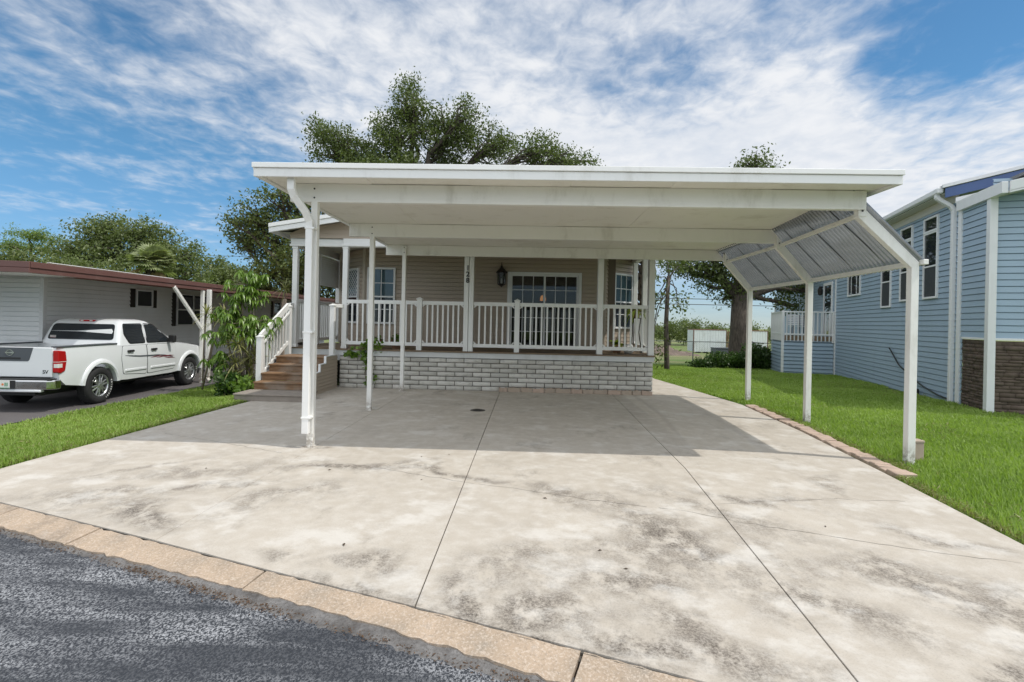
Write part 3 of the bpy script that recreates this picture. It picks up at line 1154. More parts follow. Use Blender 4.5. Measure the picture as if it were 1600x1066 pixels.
for (a, b) in zip(RT[:-1], RT[1:]):
    pu = MB()
    pu.bar((a[1] + 0.02, a[0] + 0.05, 2.965), (b[1] + 0.02, b[0] - 0.06, 2.965), 0.045, 0.05)
    pu.build('purlin', W, cp, bevel=0.004)
    pu = MB()
    pu.bar((a[2] + 0.0, a[0] + 0.05, 2.385), (b[2] + 0.0, b[0] - 0.05, 2.385), 0.045, 0.06)
    pu.build('purlin', W, cp, bevel=0.004)
# corrugated sheet, folded real waves running down the slope
cs = MB()
n = 56 * 8
vs, fs = [], []
for i in range(n + 1):
    y = 6.36 + (11.58 - 6.36) * i / n
    k = (y - 6.44) / (9.02 - 6.44) if y < 9.02 else 1.0
    k = max(0, min(1, k))
    xa = 3.96 + (4.20 - 3.96) * k
    xb = 4.60 + (4.74 - 4.60) * k
    d = Vector((xb - xa, 0, -0.62)).normalized()
    nn = Vector((-d.z, 0, d.x))
    wv = max(-1.0, min(1.0, 1.55 * math.sin(2 * math.pi * i / 8))) * 0.022
    top = Vector((xa + 0.03, y, 3.03)) - d * 0.26 + nn * (0.035 + wv)
    bot = Vector((xb + 0.045, y, 2.395)) + d * 0.07 + nn * (0.035 + wv)
    vs += [top, bot]
for i in range(n):
    fs.append((2 * i, 2 * i + 1, 2 * i + 3, 2 * i + 2))
cs.add(vs, fs)
cs.build('awning_sheet', M['corrugated'], cp, smooth=True, recalc=False)
for y in (7.0, 7.75, 8.5, 9.7, 10.5):
    lap = MB()
    k = min(1, (y - 6.44) / 2.58)
    xa = 3.96 + .24 * k; xb = 4.60 + .14 * k
    lap.bar((xa - 0.10, y, 3.135), (xb + 0.03, y, 2.445), 0.022, 0.004)
    lap.build('lap_strip', M['screen'], cp)
ec = MB()
ec.bar((4.60 + 0.085, 6.34, 2.40), (4.60 + 0.085, 6.50, 2.40), 0.06, 0.06)
ec.build('end_cap', W, cp, bevel=0.005)
# downspout down the front left post
ds = MB()
pts = [(-2.80, 6.06, 3.21), (-2.80, 6.06, 3.09), (-2.785, 6.10, 3.02), (-2.70, 6.22, 2.86), (-2.672, 6.285, 2.76), (-2.672, 6.295, 2.70), (-2.672, 6.295, 0.19)]
for a, b in zip(pts[:-1], pts[1:]):
    av, bv = Vector(a), Vector(b)
    d = (bv - av).normalized() * 0.012
    ds.bar(av - d, bv + d, 0.085, 0.062, up=(0, 1, 0.02))
dso = ds.build('downspout', M['fascia'], cp, bevel=0.008, seg=2)
for z in (1.4, 0.36, 2.66):
    st = MB()
    st.box(-2.722, -2.605, 6.258, 6.361, z, z + 0.025)
    st.build('strap', M['fascia'], dso, bevel=0.003)

# ------------------------------------------------------------------ the home
hm = empty('mobile_home', (-1.25, 13.6, 0), 'beige vinyl sided mobile home numbered 128 with white railed porch on pale block skirting', 'mobile home')
hm['label'] = 'beige sided mobile home numbered 128 with railed front porch on pale block skirting'
DK = 0.885
s2 = math.sqrt(0.5)
BL, BR = Vector((-5.26, 14.56, 0)), Vector((1.95, 13.6, 0))
CORN = 0.104
fw_ = MB()
siding(fw_, (-4.3, 13.6, 0), VX, -VY, 6.25, DK + 0.02, 3.42, CORN, holes=[(0.12, 0.80, 1.46, 2.90), (3.81, 5.60, DK, 2.83)])
wall = fw_.build('front_wall', M['beige'], hm)
dl = Vector((s2, -s2, 0)); nl = Vector((-s2, -s2, 0))
dr = Vector((s2, s2, 0)); nr = Vector((s2, -s2, 0))
b1 = MB(); siding(b1, BL, dl, nl, 1.358, DK + 0.02, 3.42, CORN); b1.build('bay_wall', M['beige'], hm)
b2 = MB(); siding(b2, BR, dr, nr, 1.358, DK + 0.02, 3.42, CORN); b2.build('bay_wall', M['beige'], hm)
sw = MB()
siding(sw, (-5.26, 29, 0), -VY, -VX, 14.44, 0.3, 3.42, CORN)
sw.build('side_wall', M['beige'], hm)
sw = MB()
siding(sw, (2.91, 14.56, 0), VY, VX, 14.44, 0.3, 3.42, CORN)
sw.build('side_wall', M['beige'], hm)
for (x, y) in ((-4.3, 13.6), (1.95, 13.6), (-5.26, 14.56), (2.91, 14.56)):
    ct = MB()
    ct.prism([(x - .045, y - .03), (x - .02, y - .045), (x + .02, y - .045), (x + .045, y - .03), (x + .04, y + .03), (x - .04, y + .03)], 'z', DK + 0.01, 3.41)
    ct.build('corner_trim', M['beige_trim'], hm, bevel=0.003)
# windows
window_unit(hm, (-4.3, 13.6, 0), VX, -VY, 0.14, 0.78, 1.50, 2.87, M['white_trim'],
            [(1.50, 2.16, M['glass']), (2.16, 2.87, M['glass_blue'])], grid=(2, 2))
window_unit(hm, BL, dl, nl, 0.28, 1.06, 1.50, 2.87, M['white_trim'], [(1.50, 2.16, M['glass']), (2.16, 2.87, M['glass_blue'])], lattice=True)
window_unit(hm, BR, dr, nr, 0.43, 1.16, 1.50, 2.87, M['white_trim'], [(1.50, 2.16, M['glass']), (2.16, 2.87, M['glass_blue'])], grid=(3, 2))
# sliding door with a dark room behind it
sd = MB()
P0 = (-4.3, 13.6, 0)
fw = 0.055
ua, ub = 3.81, 5.60
sd.frame_box(P0, VX, -VY, ua - 0.06, ua + 0.02, -0.06, 0.045, DK, 2.87)
sd.frame_box(P0, VX, -VY, ub - 0.02, ub + 0.06, -0.06, 0.045, DK, 2.87)
sd.frame_box(P0, VX, -VY, ua + 0.02, ub - 0.02, -0.06, 0.045, 2.81, 2.87)
sd.frame_box(P0, VX, -VY, ua + 0.02, ub - 0.02, -0.06, 0.045, DK, DK + 0.05)
door = sd.build('sliding_door', M['white_trim'], hm, bevel=0.004)
um = (ua + ub) / 2
for (u0, u1, off) in ((ua + 0.02, um + 0.03, 0.012), (um - 0.03, ub - 0.02, -0.028)):
    s = MB()
    z0, z1 = DK + 0.05, 2.81
    e = 0.045
    s.frame_box(P0, VX, -VY, u0, u0 + e, off - .016, off + .016, z0, z1)
    s.frame_box(P0, VX, -VY, u1 - e, u1, off - .016, off + .016, z0, z1)
    s.frame_box(P0, VX, -VY, u0 + e, u1 - e, off - .015, off + .015, z1 - e, z1)
    s.frame_box(P0, VX, -VY, u0 + e, u1 - e, off - .015, off + .015, z0, z0 + e)
    for i in (1, 2):
        u = u0 + e + (u1 - u0 - 2 * e) * i / 3
        s.frame_box(P0, VX, -VY, u - .008, u + .008, off + .003, off + .011, z0 + e, z1 - e)
    for j in range(1, 5):
        z = z0 + e + (z1 - z0 - 2 * e) * j / 5
        s.frame_box(P0, VX, -VY, u0 + e, u1 - e, off + .0035, off + .0105, z - .008, z + .008)
    s.build('sash', M['white_trim'], door)
    g = MB()
    g.frame_box(P0, VX, -VY, u0 + e - .004, u1 - e + .004, off - .003, off + .002, z0 + e - .004, z1 - e + .004)
    g.build('pane', M['pane'], door)
hd = MB(); hd.frame_box(P0, VX, -VY, um - 0.05, um - 0.02, 0.03, 0.075, 1.72, 2.0)
hd.build('door_handle', M['black'], door, bevel=0.006)
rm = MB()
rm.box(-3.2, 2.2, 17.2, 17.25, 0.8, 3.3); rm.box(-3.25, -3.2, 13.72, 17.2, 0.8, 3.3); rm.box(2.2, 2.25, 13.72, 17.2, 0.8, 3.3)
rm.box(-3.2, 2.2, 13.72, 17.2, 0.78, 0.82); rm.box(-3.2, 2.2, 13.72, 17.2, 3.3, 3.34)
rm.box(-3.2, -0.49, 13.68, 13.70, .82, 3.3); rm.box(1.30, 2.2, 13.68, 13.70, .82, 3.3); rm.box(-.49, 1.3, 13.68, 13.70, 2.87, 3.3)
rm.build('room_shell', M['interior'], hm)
# ceiling, header, gable, roof
so = MB()
so.box(-5.62, 3.05, 12.15, 14.6, 3.42, 3.45)
so.build('porch_ceiling', M['cream'], hm)
hb = MB()
hb.box(-4.30, 2.90, 11.98, 12.10, 3.225, 3.42)
hb.box(-4.33, 2.93, 11.955, 11.978, 3.24, 3.30)
hb.build('porch_header', M['vinyl_white'], hm, bevel=0.006)
hb = MB()
hb.box(-5.56, -4.31, 12.06, 12.16, 3.235, 3.42)
hb.box(-5.58, -4.31, 12.045, 12.058, 3.235, 3.29)
hb.build('porch_header', M['vinyl_white'], hm, bevel=0.006)
hb = MB()
hb.box(-5.56, -5.44, 12.17, 15.2, 3.24, 3.42)
hb.build('porch_header', M['vinyl_white'], hm, bevel=0.006)
hb = MB()
hb.box(2.82, 2.94, 12.11, 15.2, 3.235, 3.42)
hb.build('porch_header', M['vinyl_white'], hm, bevel=0.006)
ga = MB()
sl = 0.165
GX = -1.25
for k in range(12):
    za = 3.42 + k * 0.104
    zb = za + 0.104
    h0 = max(0.0, 4.42 - 0.12 - za) / sl
    h1 = max(0.0, 4.42 - 0.12 - zb) / sl
    h0 = min(h0, 4.3); h1 = min(h1, 4.3)
    if h0 <= 0: break
    ga.add([(GX - h0, 12.0, za), (GX + h0, 12.0, za), (GX + h1, 12.012, zb), (GX - h1, 12.012, zb), (GX - h0, 12.014, za), (GX + h0, 12.014, za)], [(0, 1, 2, 3), (4, 5, 1, 0)])
ga.build('gable', M['beige'], hm)
rr = MB()
EX = 4.58
for sg in (-1, 1):
    x0, x1 = GX, GX + sg * EX
    z0, z1 = 4.42, 4.42 - EX * sl
    rr.add([(x0, 11.66, z0), (x1, 11.66, z1), (x1, 29.3, z1), (x0, 29.3, z0), (x0, 11.66, z0 - .10), (x1, 11.66, z1 - .10), (x1, 29.3, z1 - .10), (x0, 29.3, z0 - .10)],
           [(0, 1, 2, 3), (7, 6, 5, 4), (0, 4, 5, 1), (1, 5, 6, 2), (2, 6, 7, 3), (0, 3, 7, 4)])
roofh = rr.build('roof', M['grey_roof'], hm)
rk = MB()
for sg in (-1, 1):
    x1 = GX + sg * (EX + 0.04)
    z0, z1 = 4.44, 4.44 - (EX + .04) * sl
    for (dy, a, b) in ((11.60, 0.0, 0.085), (11.625, 0.088, 0.20)):
        rk.add([(GX, dy, z0 - a), (x1, dy, z1 - a), (x1, dy, z1 - b), (GX, dy, z0 - b), (GX, 11.655, z0 - a), (x1, 11.655, z1 - a), (x1, 11.655, z1 - b), (GX, 11.655, z0 - b)],
               [(0, 1, 2, 3), (7, 6, 5, 4), (0, 4, 5, 1), (1, 5, 6, 2), (2, 6, 7, 3), (0, 3, 7, 4)])
    # eave fascia and soffit
    xe = GX + sg * EX
    rk.box(min(xe, xe + sg * .04), max(xe, xe + sg * .04), 11.66, 29.3, z1 - 0.20, z1 - 0.02)
rk.build('rake_fascia', M['vinyl_white'], roofh, bevel=0.004)
sf = MB()
for sg in (-1, 1):
    xe = GX + sg * EX
    z1 = 4.42 - EX * sl
    xi = GX + sg * 3.9
    zi = 4.42 - 3.9 * sl
    sf.add([(GX, 11.67, 4.42 - .105), (xe, 11.67, z1 - .105), (xe, 12.05, z1 - .105), (GX, 12.05, 4.42 - .105)], [(0, 1, 2, 3)])
    sf.add([(xe, 12.05, z1 - .107), (GX + sg * 4.2, 12.05, z1 - .107), (GX + sg * 4.2, 29.2, z1 - .107), (xe, 29.2, z1 - .107)], [(0, 1, 2, 3)])
sf.build('soffit', M['cream'], roofh)
# deck, band, block skirting
dk = MB()
for k in range(19):
    y = 11.80 + k * 0.142
    dk.box(-4.34 if y < 12.0 else -5.6, 2.86, y, y + 0.136, DK - 0.03, DK)
dk.build('porch_deck', M['deck'], hm)
bd = MB()
bd.box(-4.28, 2.84, 11.835, 11.86, 0.735, DK - 0.031)
bd.box(2.815, 2.84, 11.862, 14.5, 0.735, DK - 0.031)
bd.box(-5.5, -4.29, 12.10, 12.13, 0.60, DK - 0.031)
bd.build('deck_band', M['sill'], hm)


def block_wall(name, p, D, N, length, z0, rows, bw, bh, joint, mat, parent, seed, back=True):
    rnd = random.Random(seed)
    V, F, T = [], [], []
    for r in range(rows):
        u = -(bw + joint) * (0.5 if r % 2 else 0.0) - 0.1 * 0
        while u < length:
            a, b = max(u, 0.0), min(u + bw, length)
            if b - a > 0.03:
                za = z0 + r * (bh + joint)
                zb = za + bh
                o = rnd.uniform(-0.003, 0.004)
                q = []
                for (uu, nn, zz) in ((a, 0, za), (b, 0, za), (b, 0, zb), (a, 0, zb), (a + .006, .02 + o, za + .006), (b - .006, .02 + o, za + .006), (b - .006, .02 + o, zb - .006), (a + .006, .02 + o, zb - .006)):
                    pt = Vector(p) + D * uu + N * nn
                    q.append((pt.x, pt.y, zz))
                o_ = len(V)
                V += q
                F += [tuple(o_ + i for i in f) for f in ((4, 5, 6, 7), (0, 1, 5, 4), (1, 2, 6, 5), (2, 3, 7, 6), (3, 0, 4, 7))]
                T += [rnd.random()] * 5
            u += bw + joint
    return numpy_mesh(name, np.array(V), np.array(F), mat, parent, np.array(T))


sk = block_wall('skirting', (-4.28, 11.885, 0), VX, -VY, 7.1, 0.0, 7, 0.395, 0.092, 0.0125, M['brick'], hm, 3)
sk2 = block_wall('skirting', (2.80, 11.885, 0), VY, VX, 14.0, 0.0, 7, 0.395, 0.092, 0.0125, M['brick'], hm, 4)
mo = MB()
mo.box(-4.28, 2.80, 11.893, 11.99, -0.05, 0.734)
mo.box(2.70, 2.808, 11.991, 26, -0.5, 0.734)
mo.box(-5.45, -5.35, 12.2, 29, -0.5, 0.7)
mo.build('skirting_bed', M['mortar'], hm)


# columns
def column(x, y, w=0.115, z1=3.23, cap=True):
    c = MB()
    h = w / 2
    c.box(x - h, x + h, y - h, y + h, DK, z1)
    if cap:
        c.box(x - h - .012, x + h + .012, y - h - .012, y + h + .012, z1 - 0.05, z1 - 0.003)
        c.box(x - h - .01, x + h + .01, y - h - .01, y + h + .01, DK + .001, DK + 0.06)
    return c.build('porch_column', M['vinyl_white'], hm, bevel=0.005)


column(-5.46, 12.13); column(-4.24, 12.03); column(-5.46, 13.40); column(-5.46, 14.9)
column(1.62, 11.93, 0.13, cap=False); column(2.77, 11.93, 0.13, cap=False); column(2.86, 13.05); column(2.86, 14.2)
c1 = column(-1.415, 11.92, 0.105, cap=False); c2 = column(-1.300, 11.92, 0.105, cap=False)
# house number: three separate black numerals on the double column
for ch, z in (('1', 2.725), ('2', 2.585), ('8', 2.445)):
    cu = bpy.data.curves.new('house_number', 'FONT')
    cu.body = ch
    cu.size = 0.158
    cu.extrude = 0.006
    cu.offset = 0.004
    cu.align_x = 'CENTER'
    tmp = bpy.data.objects.new('tmp_text', cu)
    COL.objects.link(tmp)
    dg = bpy.context.evaluated_depsgraph_get()
    me = bpy.data.meshes.new_from_object(tmp.evaluated_get(dg))
    bpy.data.objects.remove(tmp)
    me.materials.clear(); me.materials.append(M['black'])
    me.transform(Matrix.Translation((-1.385, 11.858, z)) @ Matrix.Rotation(R(90), 4, 'X') @ Matrix.Diagonal((1.0, 1, 1, 1)))
    o = bpy.data.objects.new('house_number', me)
    COL.objects.link(o)
    o.parent = c1


# railings: each section a part with its balusters as sub-parts
def railing(a, b, z0, z1, parent, n=None, wall_gap=0.0):
    a, b = Vector(a), Vector(b)
    L = (b - a).length
    d = (b - a).normalized()
    r = MB()
    za, zb = a.z, b.z
    r.bar(a + Vector((0, 0, z1)), b + Vector((0, 0, z1)), 0.055, 0.085)
    lo = MB()
    lo.bar(a + Vector((0, 0, z0)), b + Vector((0, 0, z0)), 0.048, 0.08)
    for (p, sg) in ((a, 1), (b, -1)):                    # little corner brackets
        for (z, up) in ((z1 - 0.05, -1), (z0 + 0.05, 1)):
            q = p + d * (0.03 * sg) + Vector((0, 0, z))
            (r if up < 0 else lo).bar(p + d * (0.004 * sg) + Vector((0, 0, z + up * 0.035)), p + d * (0.055 * sg) + Vector((0, 0, z - up * 0.01)), 0.046, 0.028)
    ro = r.build('railing', M['vinyl_white'], parent, bevel=0.004)
    lo.build('bottom_rail', M['vinyl_white'], ro, bevel=0.004)
    k = n or max(2, int(round(L / 0.125)))
    for i in range(1, k):
        p = a.lerp(b, i / k)
        m = MB()
        m.box(p.x - .018, p.x + .018, p.y - .018, p.y + .018, p.z + z0 + 0.036, p.z + z1 - 0.038)
        m.build('baluster', M['vinyl_white'], ro)
    return ro


def rail_post(x, y, zt, parent, w=0.115, z0=DK, name='railing_post'):
    c = MB()
    h = w / 2
    c.box(x - h, x + h, y - h, y + h, z0, zt - 0.05)
    c.box(x - h - .012, x + h + .012, y - h - .012, y + h + .012, zt - 0.05, zt - 0.02)
    c.add([(x - h, y - h, zt - .02), (x + h, y - h, zt - .02), (x + h, y + h, zt - .02), (x - h, y + h, zt - .02), (x, y, zt + .01)], [(0, 1, 4), (1, 2, 4), (2, 3, 4), (3, 0, 4)])
    return c.build(name, M['vinyl_white'], parent, bevel=0.004)


RY = 11.93
rail_post(-2.48, RY, 2.09, hm); rail_post(-0.25, RY, 2.09, hm)
Z0R, Z1R = 0.135, 1.085
for (xa, xb) in ((-4.18, -2.54), (-2.42, -1.47), (-1.245, -0.31), (-0.19, 1.555), (1.685, 2.705)):
    railing((xa, RY + (0.06 if xa < -4 else 0), DK), (xb, RY, DK), Z0R, Z1R, hm)
railing((-5.46, 12.19, DK), (-5.46, 13.34, DK), Z0R, Z1R, hm)
railing((-5.46, 13.46, DK), (-5.46, 14.84, DK), Z0R, Z1R, hm)
railing((2.84, 12.0, DK), (2.86, 12.99, DK), Z0R, Z1R, hm)
railing((2.86, 13.11, DK), (2.86, 14.14, DK), Z0R, Z1R, hm)

# roll-down shade hanging on the left side of the porch
sh = MB()
for k in range(14):
    z = 2.42 + k * 0.055
    sh.box(-5.44 + 0.002 * (k % 2), -5.41, 13.5, 14.8, z, z + 0.052)
sh.build('roll_down_shade', M['lh_siding'], hm)

# ------------------------------------------------------------------ wooden steps up to the porch
sp = empty('porch_steps', (-4.85, 10.9, 0), 'brown wooden porch steps with white handrail and beige sided flank', 'steps')
STEP = [(9.66, 0.135), (10.26, 0.285), (10.56, 0.435), (10.86, 0.59), (11.16, 0.74)]
X0, X1 = -5.42, -4.36
for i, (y, z) in enumerate(STEP):
    yn = STEP[i + 1][0] if i < 4 else 11.83
    xl = X0 - 0.06 if i == 0 else X0
    xr = -4.12 if i == 0 else X1
    t = MB()
    nb = 2 if i not in (0, 4) else 4
    wdt = (yn - y + 0.02) / nb
    for k in range(nb):
        t.box(xl, xr, y - 0.03 + k * wdt, y - 0.03 + (k + 1) * wdt - 0.006, z - 0.03, z)
    t.build('tread', M['wood'] if i else M['grey_wood'], sp, bevel=0.004)
    rz = MB()
    rz.box(xl + 0.01, xr - 0.01, y, y + 0.03, (STEP[i - 1][1] if i else 0.0) + 0.001, z - 0.031)
    rz.build('riser', M['wood'] if i else M['grey_wood'], sp)
fl = MB()
prof = [(10.24, 0.0)]
for i in range(1, 5):
    y, z = STEP[i]
    prof += [(y - 0.02, z - 0.0), (STEP[i + 1][0] - 0.02 if i < 4 else 11.82, z - 0.0)]
prof += [(11.82, 0.0)]
prof[0] = (10.24, 0.0)
core = MB(); core.prism(prof, 'x', -4.345, -4.33); core.build('flank_panel', M['beige'], sp)
for i in range(1, 5):
    y0 = STEP[i][0] - 0.02
    z1 = STEP[i][1]
    zb = STEP[i - 1][1] if i > 1 else 0.0
    siding(fl, (-4.329, y0, 0), VY, VX, 11.82 - y0, zb, z1, (z1 - zb) / max(1, round((z1 - zb) / 0.075)), 0.018)
fl.build('flank_siding', M['beige'], sp)
tr_ = MB()
for i in range(1, 5):
    y, z = STEP[i]
    zb = STEP[i - 1][1] if i > 1 else 0.0
    yn = STEP[i + 1][0] if i < 4 else 11.83
    tr_.box(-4.352, -4.305, y - 0.045, y - 0.02, zb - (0.0 if i == 1 else -0.002), z + 0.022)
    tr_.box(-4.352, -4.305, y - 0.019, yn - 0.046 if i < 4 else 11.80, z + 0.001, z + 0.022)
tr_.build('flank_trim', M['white_trim'], sp)
# handrail on the left, one newel on the right
rail_post(-5.48, 10.60, 1.20, sp, 0.11, 0.0, 'newel_post'); rail_post(-5.48, 11.86, 1.86, sp, 0.11, 0.3, 'newel_post')
rail_post(-4.41, 11.72, 1.90, sp, 0.105, 0.742, 'newel_post')
hr = MB()
hr.bar((-5.48, 10.60, 1.16), (-5.48, 11.82, 1.84), 0.05, 0.13)
hr.bar((-5.44, 10.66, 1.04), (-5.44, 11.82, 1.69), 0.03, 0.045)
hr.bar((-5.48, 11.86, 1.83), (-5.48, 12.1, 1.86), 0.05, 0.13)
hro = hr.build('handrail', M['vinyl_white'], sp, bevel=0.004)
lr = MB(); lr.bar((-5.48, 10.64, 0.36), (-5.48, 11.82, 1.0), 0.04, 0.08); lr.build('bottom_rail', M['vinyl_white'], hro, bevel=0.004)
lr = MB(); lr.bar((-4.41, 11.72, 1.86), (-4.27, 11.98, 1.86), 0.05, 0.08); lr.build('short_rail', M['vinyl_white'], sp, bevel=0.004)
for k in range(1, 9):
    y = 10.62 + k * 0.136
    m = MB(); m.box(-5.498, -5.462, y - .018, y + .018, 0.40 + (y - 10.64) * .542, 1.12 + (y - 10.6) * 0.557)
    m.build('baluster', M['vinyl_white'], hro)

# ------------------------------------------------------------------ small things on and around the porch
ln = empty('wall_lantern', (-0.70, 13.4, 2.45), 'large dark bronze lantern on the beige wall beside the sliding door', 'lantern')
L = MB()
cx, cy = -0.70, 13.42
L.lathe([(0.0, 3.10), (0.008, 3.09), (0.012, 3.02), (0.03, 3.0), (0.035, 2.96), (0.06, 2.93), (0.145, 2.84), (0.15, 2.82), (0.0, 2.825)], (cx, cy, 0), 6)
L.build('cap', M['bronze'], ln)
L = MB()
for k in range(6):
    a = 2 * math.pi * k / 6
    L.bar((cx + .115 * math.cos(a), cy + .115 * math.sin(a), 2.825), (cx + .095 * math.cos(a), cy + .095 * math.sin(a), 2.55), 0.016, 0.016)
L.lathe([(0.0, 2.55), (0.10, 2.55), (0.115, 2.535), (0.06, 2.50), (0.02, 2.47), (0.0, 2.45)], (cx, cy, 0), 6)
L.tube([(cx, cy + .1, 2.93), (cx, 13.5, 3.0), (cx, 13.585, 2.85)], 0.012)
L.box(cx - 0.05, cx + 0.05, 13.565, 13.59, 2.65, 2.95)
L.build('frame', M['bronze'], ln)
L = MB()
L.lathe([(0.085, 2.56), (0.10, 2.82)], (cx, cy, 0), 6)
L.build('glass', M['pane'], ln)
L = MB(); L.tube([(cx, cy, 2.55), (cx, cy, 2.68)], 0.02); L.build('candle', M['cream'], ln)

pl = empty('pendant_lamp', (0.42, 15.2, 2.1), 'lit amber pendant lamp hanging in the dark room behind the sliding door', 'lamp')
m = MB(); m.lathe([(0.03, 2.36), (0.06, 2.34), (0.085, 2.27), (0.085, 2.20)], (0.42, 15.2, 0), 16); m.build('lamp_shade', M['lamp_glow'], pl, smooth=True)
m = MB(); m.tube([(0.42, 15.2, 2.36), (0.42, 15.2, 3.3)], 0.008); m.build('cord', M['black'], pl)
cl_ = MB(); cl_.lathe([(0.0, 3.2), (0.06, 3.2), (0.07, 3.26), (0.03, 3.3)], (0.0, 16.6, 0), 14)
tag(cl_.build('ceiling_lamp', M['bulb']), 'small bright ceiling lamp seen through the left door pane', 'lamp')

# drain cover, edging bricks, loose bricks
dc = MB()
dc.lathe([(0.0, 0.006), (0.12, 0.006), (0.135, 0.003), (0.135, -0.01)], (-0.86, 9.3, 0), 28)
for r in (0.04, 0.08):
    dc.lathe([(r, 0.006), (r, 0.009), (r + .012, 0.009), (r + .012, 0.006)], (-0.86, 9.3, 0), 24)
tag(dc.build('drain_cover', M['bronze']), 'round dark metal drain cover set in the concrete under the carport', 'drain cover')

rnd = random.Random(12)
eb = MB(); eb.box(-0.1, 0.1, -0.05, 0.05, -0.05, 0.02)
brick0 = None
t_ = 0.0
path = [Vector((4.14, 5.88, 0)), Vector((4.33, 8.2, 0)), Vector((4.47, 10.75, 0))]


def path_at(s):
    for a, b in zip(path[:-1], path[1:]):
        l = (b - a).length
        if s <= l:
            return a.lerp(b, s / l), (b - a).normalized()
        s -= l
    return None, None


s = 0.0
while True:
    p, d = path_at(s)
    if p is None: break
    for side in (rnd.uniform(0.0, 0.04),):
        q = p + Vector((d.y, -d.x, 0)) * (side + rnd.uniform(-.015, .015))
        if brick0 is None:
            o = eb.build('edging_brick', M['salmon'], bevel=0.006)
            brick0 = o
        else:
            o = brick0.copy(); COL.objects.link(o)
        o.location = (q.x, q.y, rnd.uniform(-0.012, 0.008))
        o.rotation_euler = (rnd.uniform(-.05, .05), rnd.uniform(-.05, .05), math.atan2(d.x, d.y) * -1 + rnd.uniform(-.08, .08))
        tag(o, 'salmon edging brick laid between the driveway and the right lawn', 'brick', 'edging bricks along the driveway')
    s += 0.112
pb = MB()
pb.box(4.78, 4.90, 6.60, 6.72, -0.02, 0.20)
pb.box(4.775, 4.905, 6.595, 6.725, 0.202, 0.235)
tag(pb.build('concrete_block', M['salmon2'], bevel=0.008), 'small brown block standing beside the front right carport post', 'block')
xx = -0.62
first = None
for k in range(13):
    w = rnd.uniform(0.18, 0.36)
    if xx + w > 2.82: break
    b = MB()
    d = 0.07 + rnd.uniform(-.01, .02)
    n = max(3, int(w / 0.03))
    topz = [0.095 + rnd.uniform(-0.02, 0.012) for _ in range(n + 1)]
    prof = [(xx, 0.0), (xx + w, 0.0)] + [(xx + w - w * i / n, topz[i]) for i in range(n + 1)]
    b.prism(prof, 'y', 11.86 - d, 11.862)
    nm = ['dusty', 'reddish', 'pale', 'chipped'][k % 4]
    o = b.build('loose_brick', M['salmon2'] if k % 3 else M['salmon'], bevel=0.004)
    tag(o, 'chipped dusty brick lying against the foot of the block skirting', 'brick', 'loose bricks at the foot of the skirting')
    xx += w + 0.012

# ------------------------------------------------------------------ neighbour's home on the left
lh = empty('mobile_home', (-10.6, 11.2, -0.2), 'grey white mobile home with red brown roof edge and dark shutters behind the pickup', 'mobile home')
m = MB()
siding(m, (-10.6, 27, 0), -VY, VX, 15.85, 0.25, 2.50, 0.105, 0.026, gap=0.017)
m.build('side_wall', M['lh_siding'], lh)
m = MB()
siding(m, (-17, 11.15, 0), VX, -VY, 6.4, -0.2, 2.50, 0.105, 0.026, gap=0.017)
m.build('front_wall', M['lh_siding'], lh)
m = MB()
m.box(-10.66, -10.575, 11.125, 11.22, -0.2, 2.5)
m.build('corner_trim', M['white_trim'], lh, bevel=0.004)
# vented block base
m = MB(); m.box(-10.66, -10.63, 11.25, 27, -0.25, 0.25); m.build('base_void', M['mortar'], lh)
m = MB()
rnd = random.Random(8)
for r in range(3):
    z = -0.25 + r * 0.165
    y = 11.25 + (0.2 if r % 2 else 0)
    while y < 26.5:
        m.box(-10.63, -10.585, y, y + 0.05, z, z + 0.155)
        m.box(-10.63, -10.585, y + 0.17, y + 0.23, z, z + 0.155)
        m.box(-10.63, -10.585, y + 0.35, y + 0.40, z, z + 0.155)
        y += 0.405
    m.box(-10.63, -10.59, 11.25, 26.5, z + 0.13, z + 0.165)
m.build('vent_block_base', M['brick'], lh)
Pn = (-10.6, 0, 0)
for (ya, yb, za, zb, two) in ((13.86, 14.40, 1.80, 2.20, 0), (15.5, 17.0, 1.28, 2.18, 1), (21.5, 22.6, 1.28, 2.15, 1)):
    if two:
        ym = (ya + yb) / 2
        for (a, b) in ((ya, ym - 0.03), (ym + 0.03, yb)):
            window_unit(lh, Pn, VY, VX, a, b, za, zb, M['white_trim'], [(za, (za + zb) / 2, M['screen']), ((za + zb) / 2, zb, M['glass'])], fw=0.045)
    else:
        window_unit(lh, Pn, VY, VX, ya, yb, za, zb, M['white_trim'], [(za, zb, M['screen'])], fw=0.045)
    for y in (ya - 0.22, yb + 0.05 + (0.0 if not two else 0.0)):
        s = MB()
        s.frame_box(Pn, VY, VX, y, y + 0.17, 0.0, 0.03, za - 0.05, zb + 0.05)
        for k in range(int((zb - za) / 0.04)):
            s.frame_box(Pn, VY, VX, y + 0.02, y + 0.15, 0.0305, 0.036, za - 0.02 + k * .04, za - 0.02 + k * .04 + .022)
        s.build('shutter', M['shutter'], lh)
m = MB()
m.add([(-8.62, 8.8, 2.42), (-16, 8.8, 2.58), (-16, 28, 2.58), (-8.62, 28, 2.36), (-8.62, 8.8, 2.34), (-16, 8.8, 2.50), (-16, 28, 2.50), (-8.62, 28, 2.26)],
      [(0, 1, 2, 3), (7, 6, 5, 4), (0, 4, 5, 1), (1, 5, 6, 2), (2, 6, 7, 3), (0, 3, 7, 4)])
ro = m.build('roof', M['brown_roof'], lh)
m = MB()
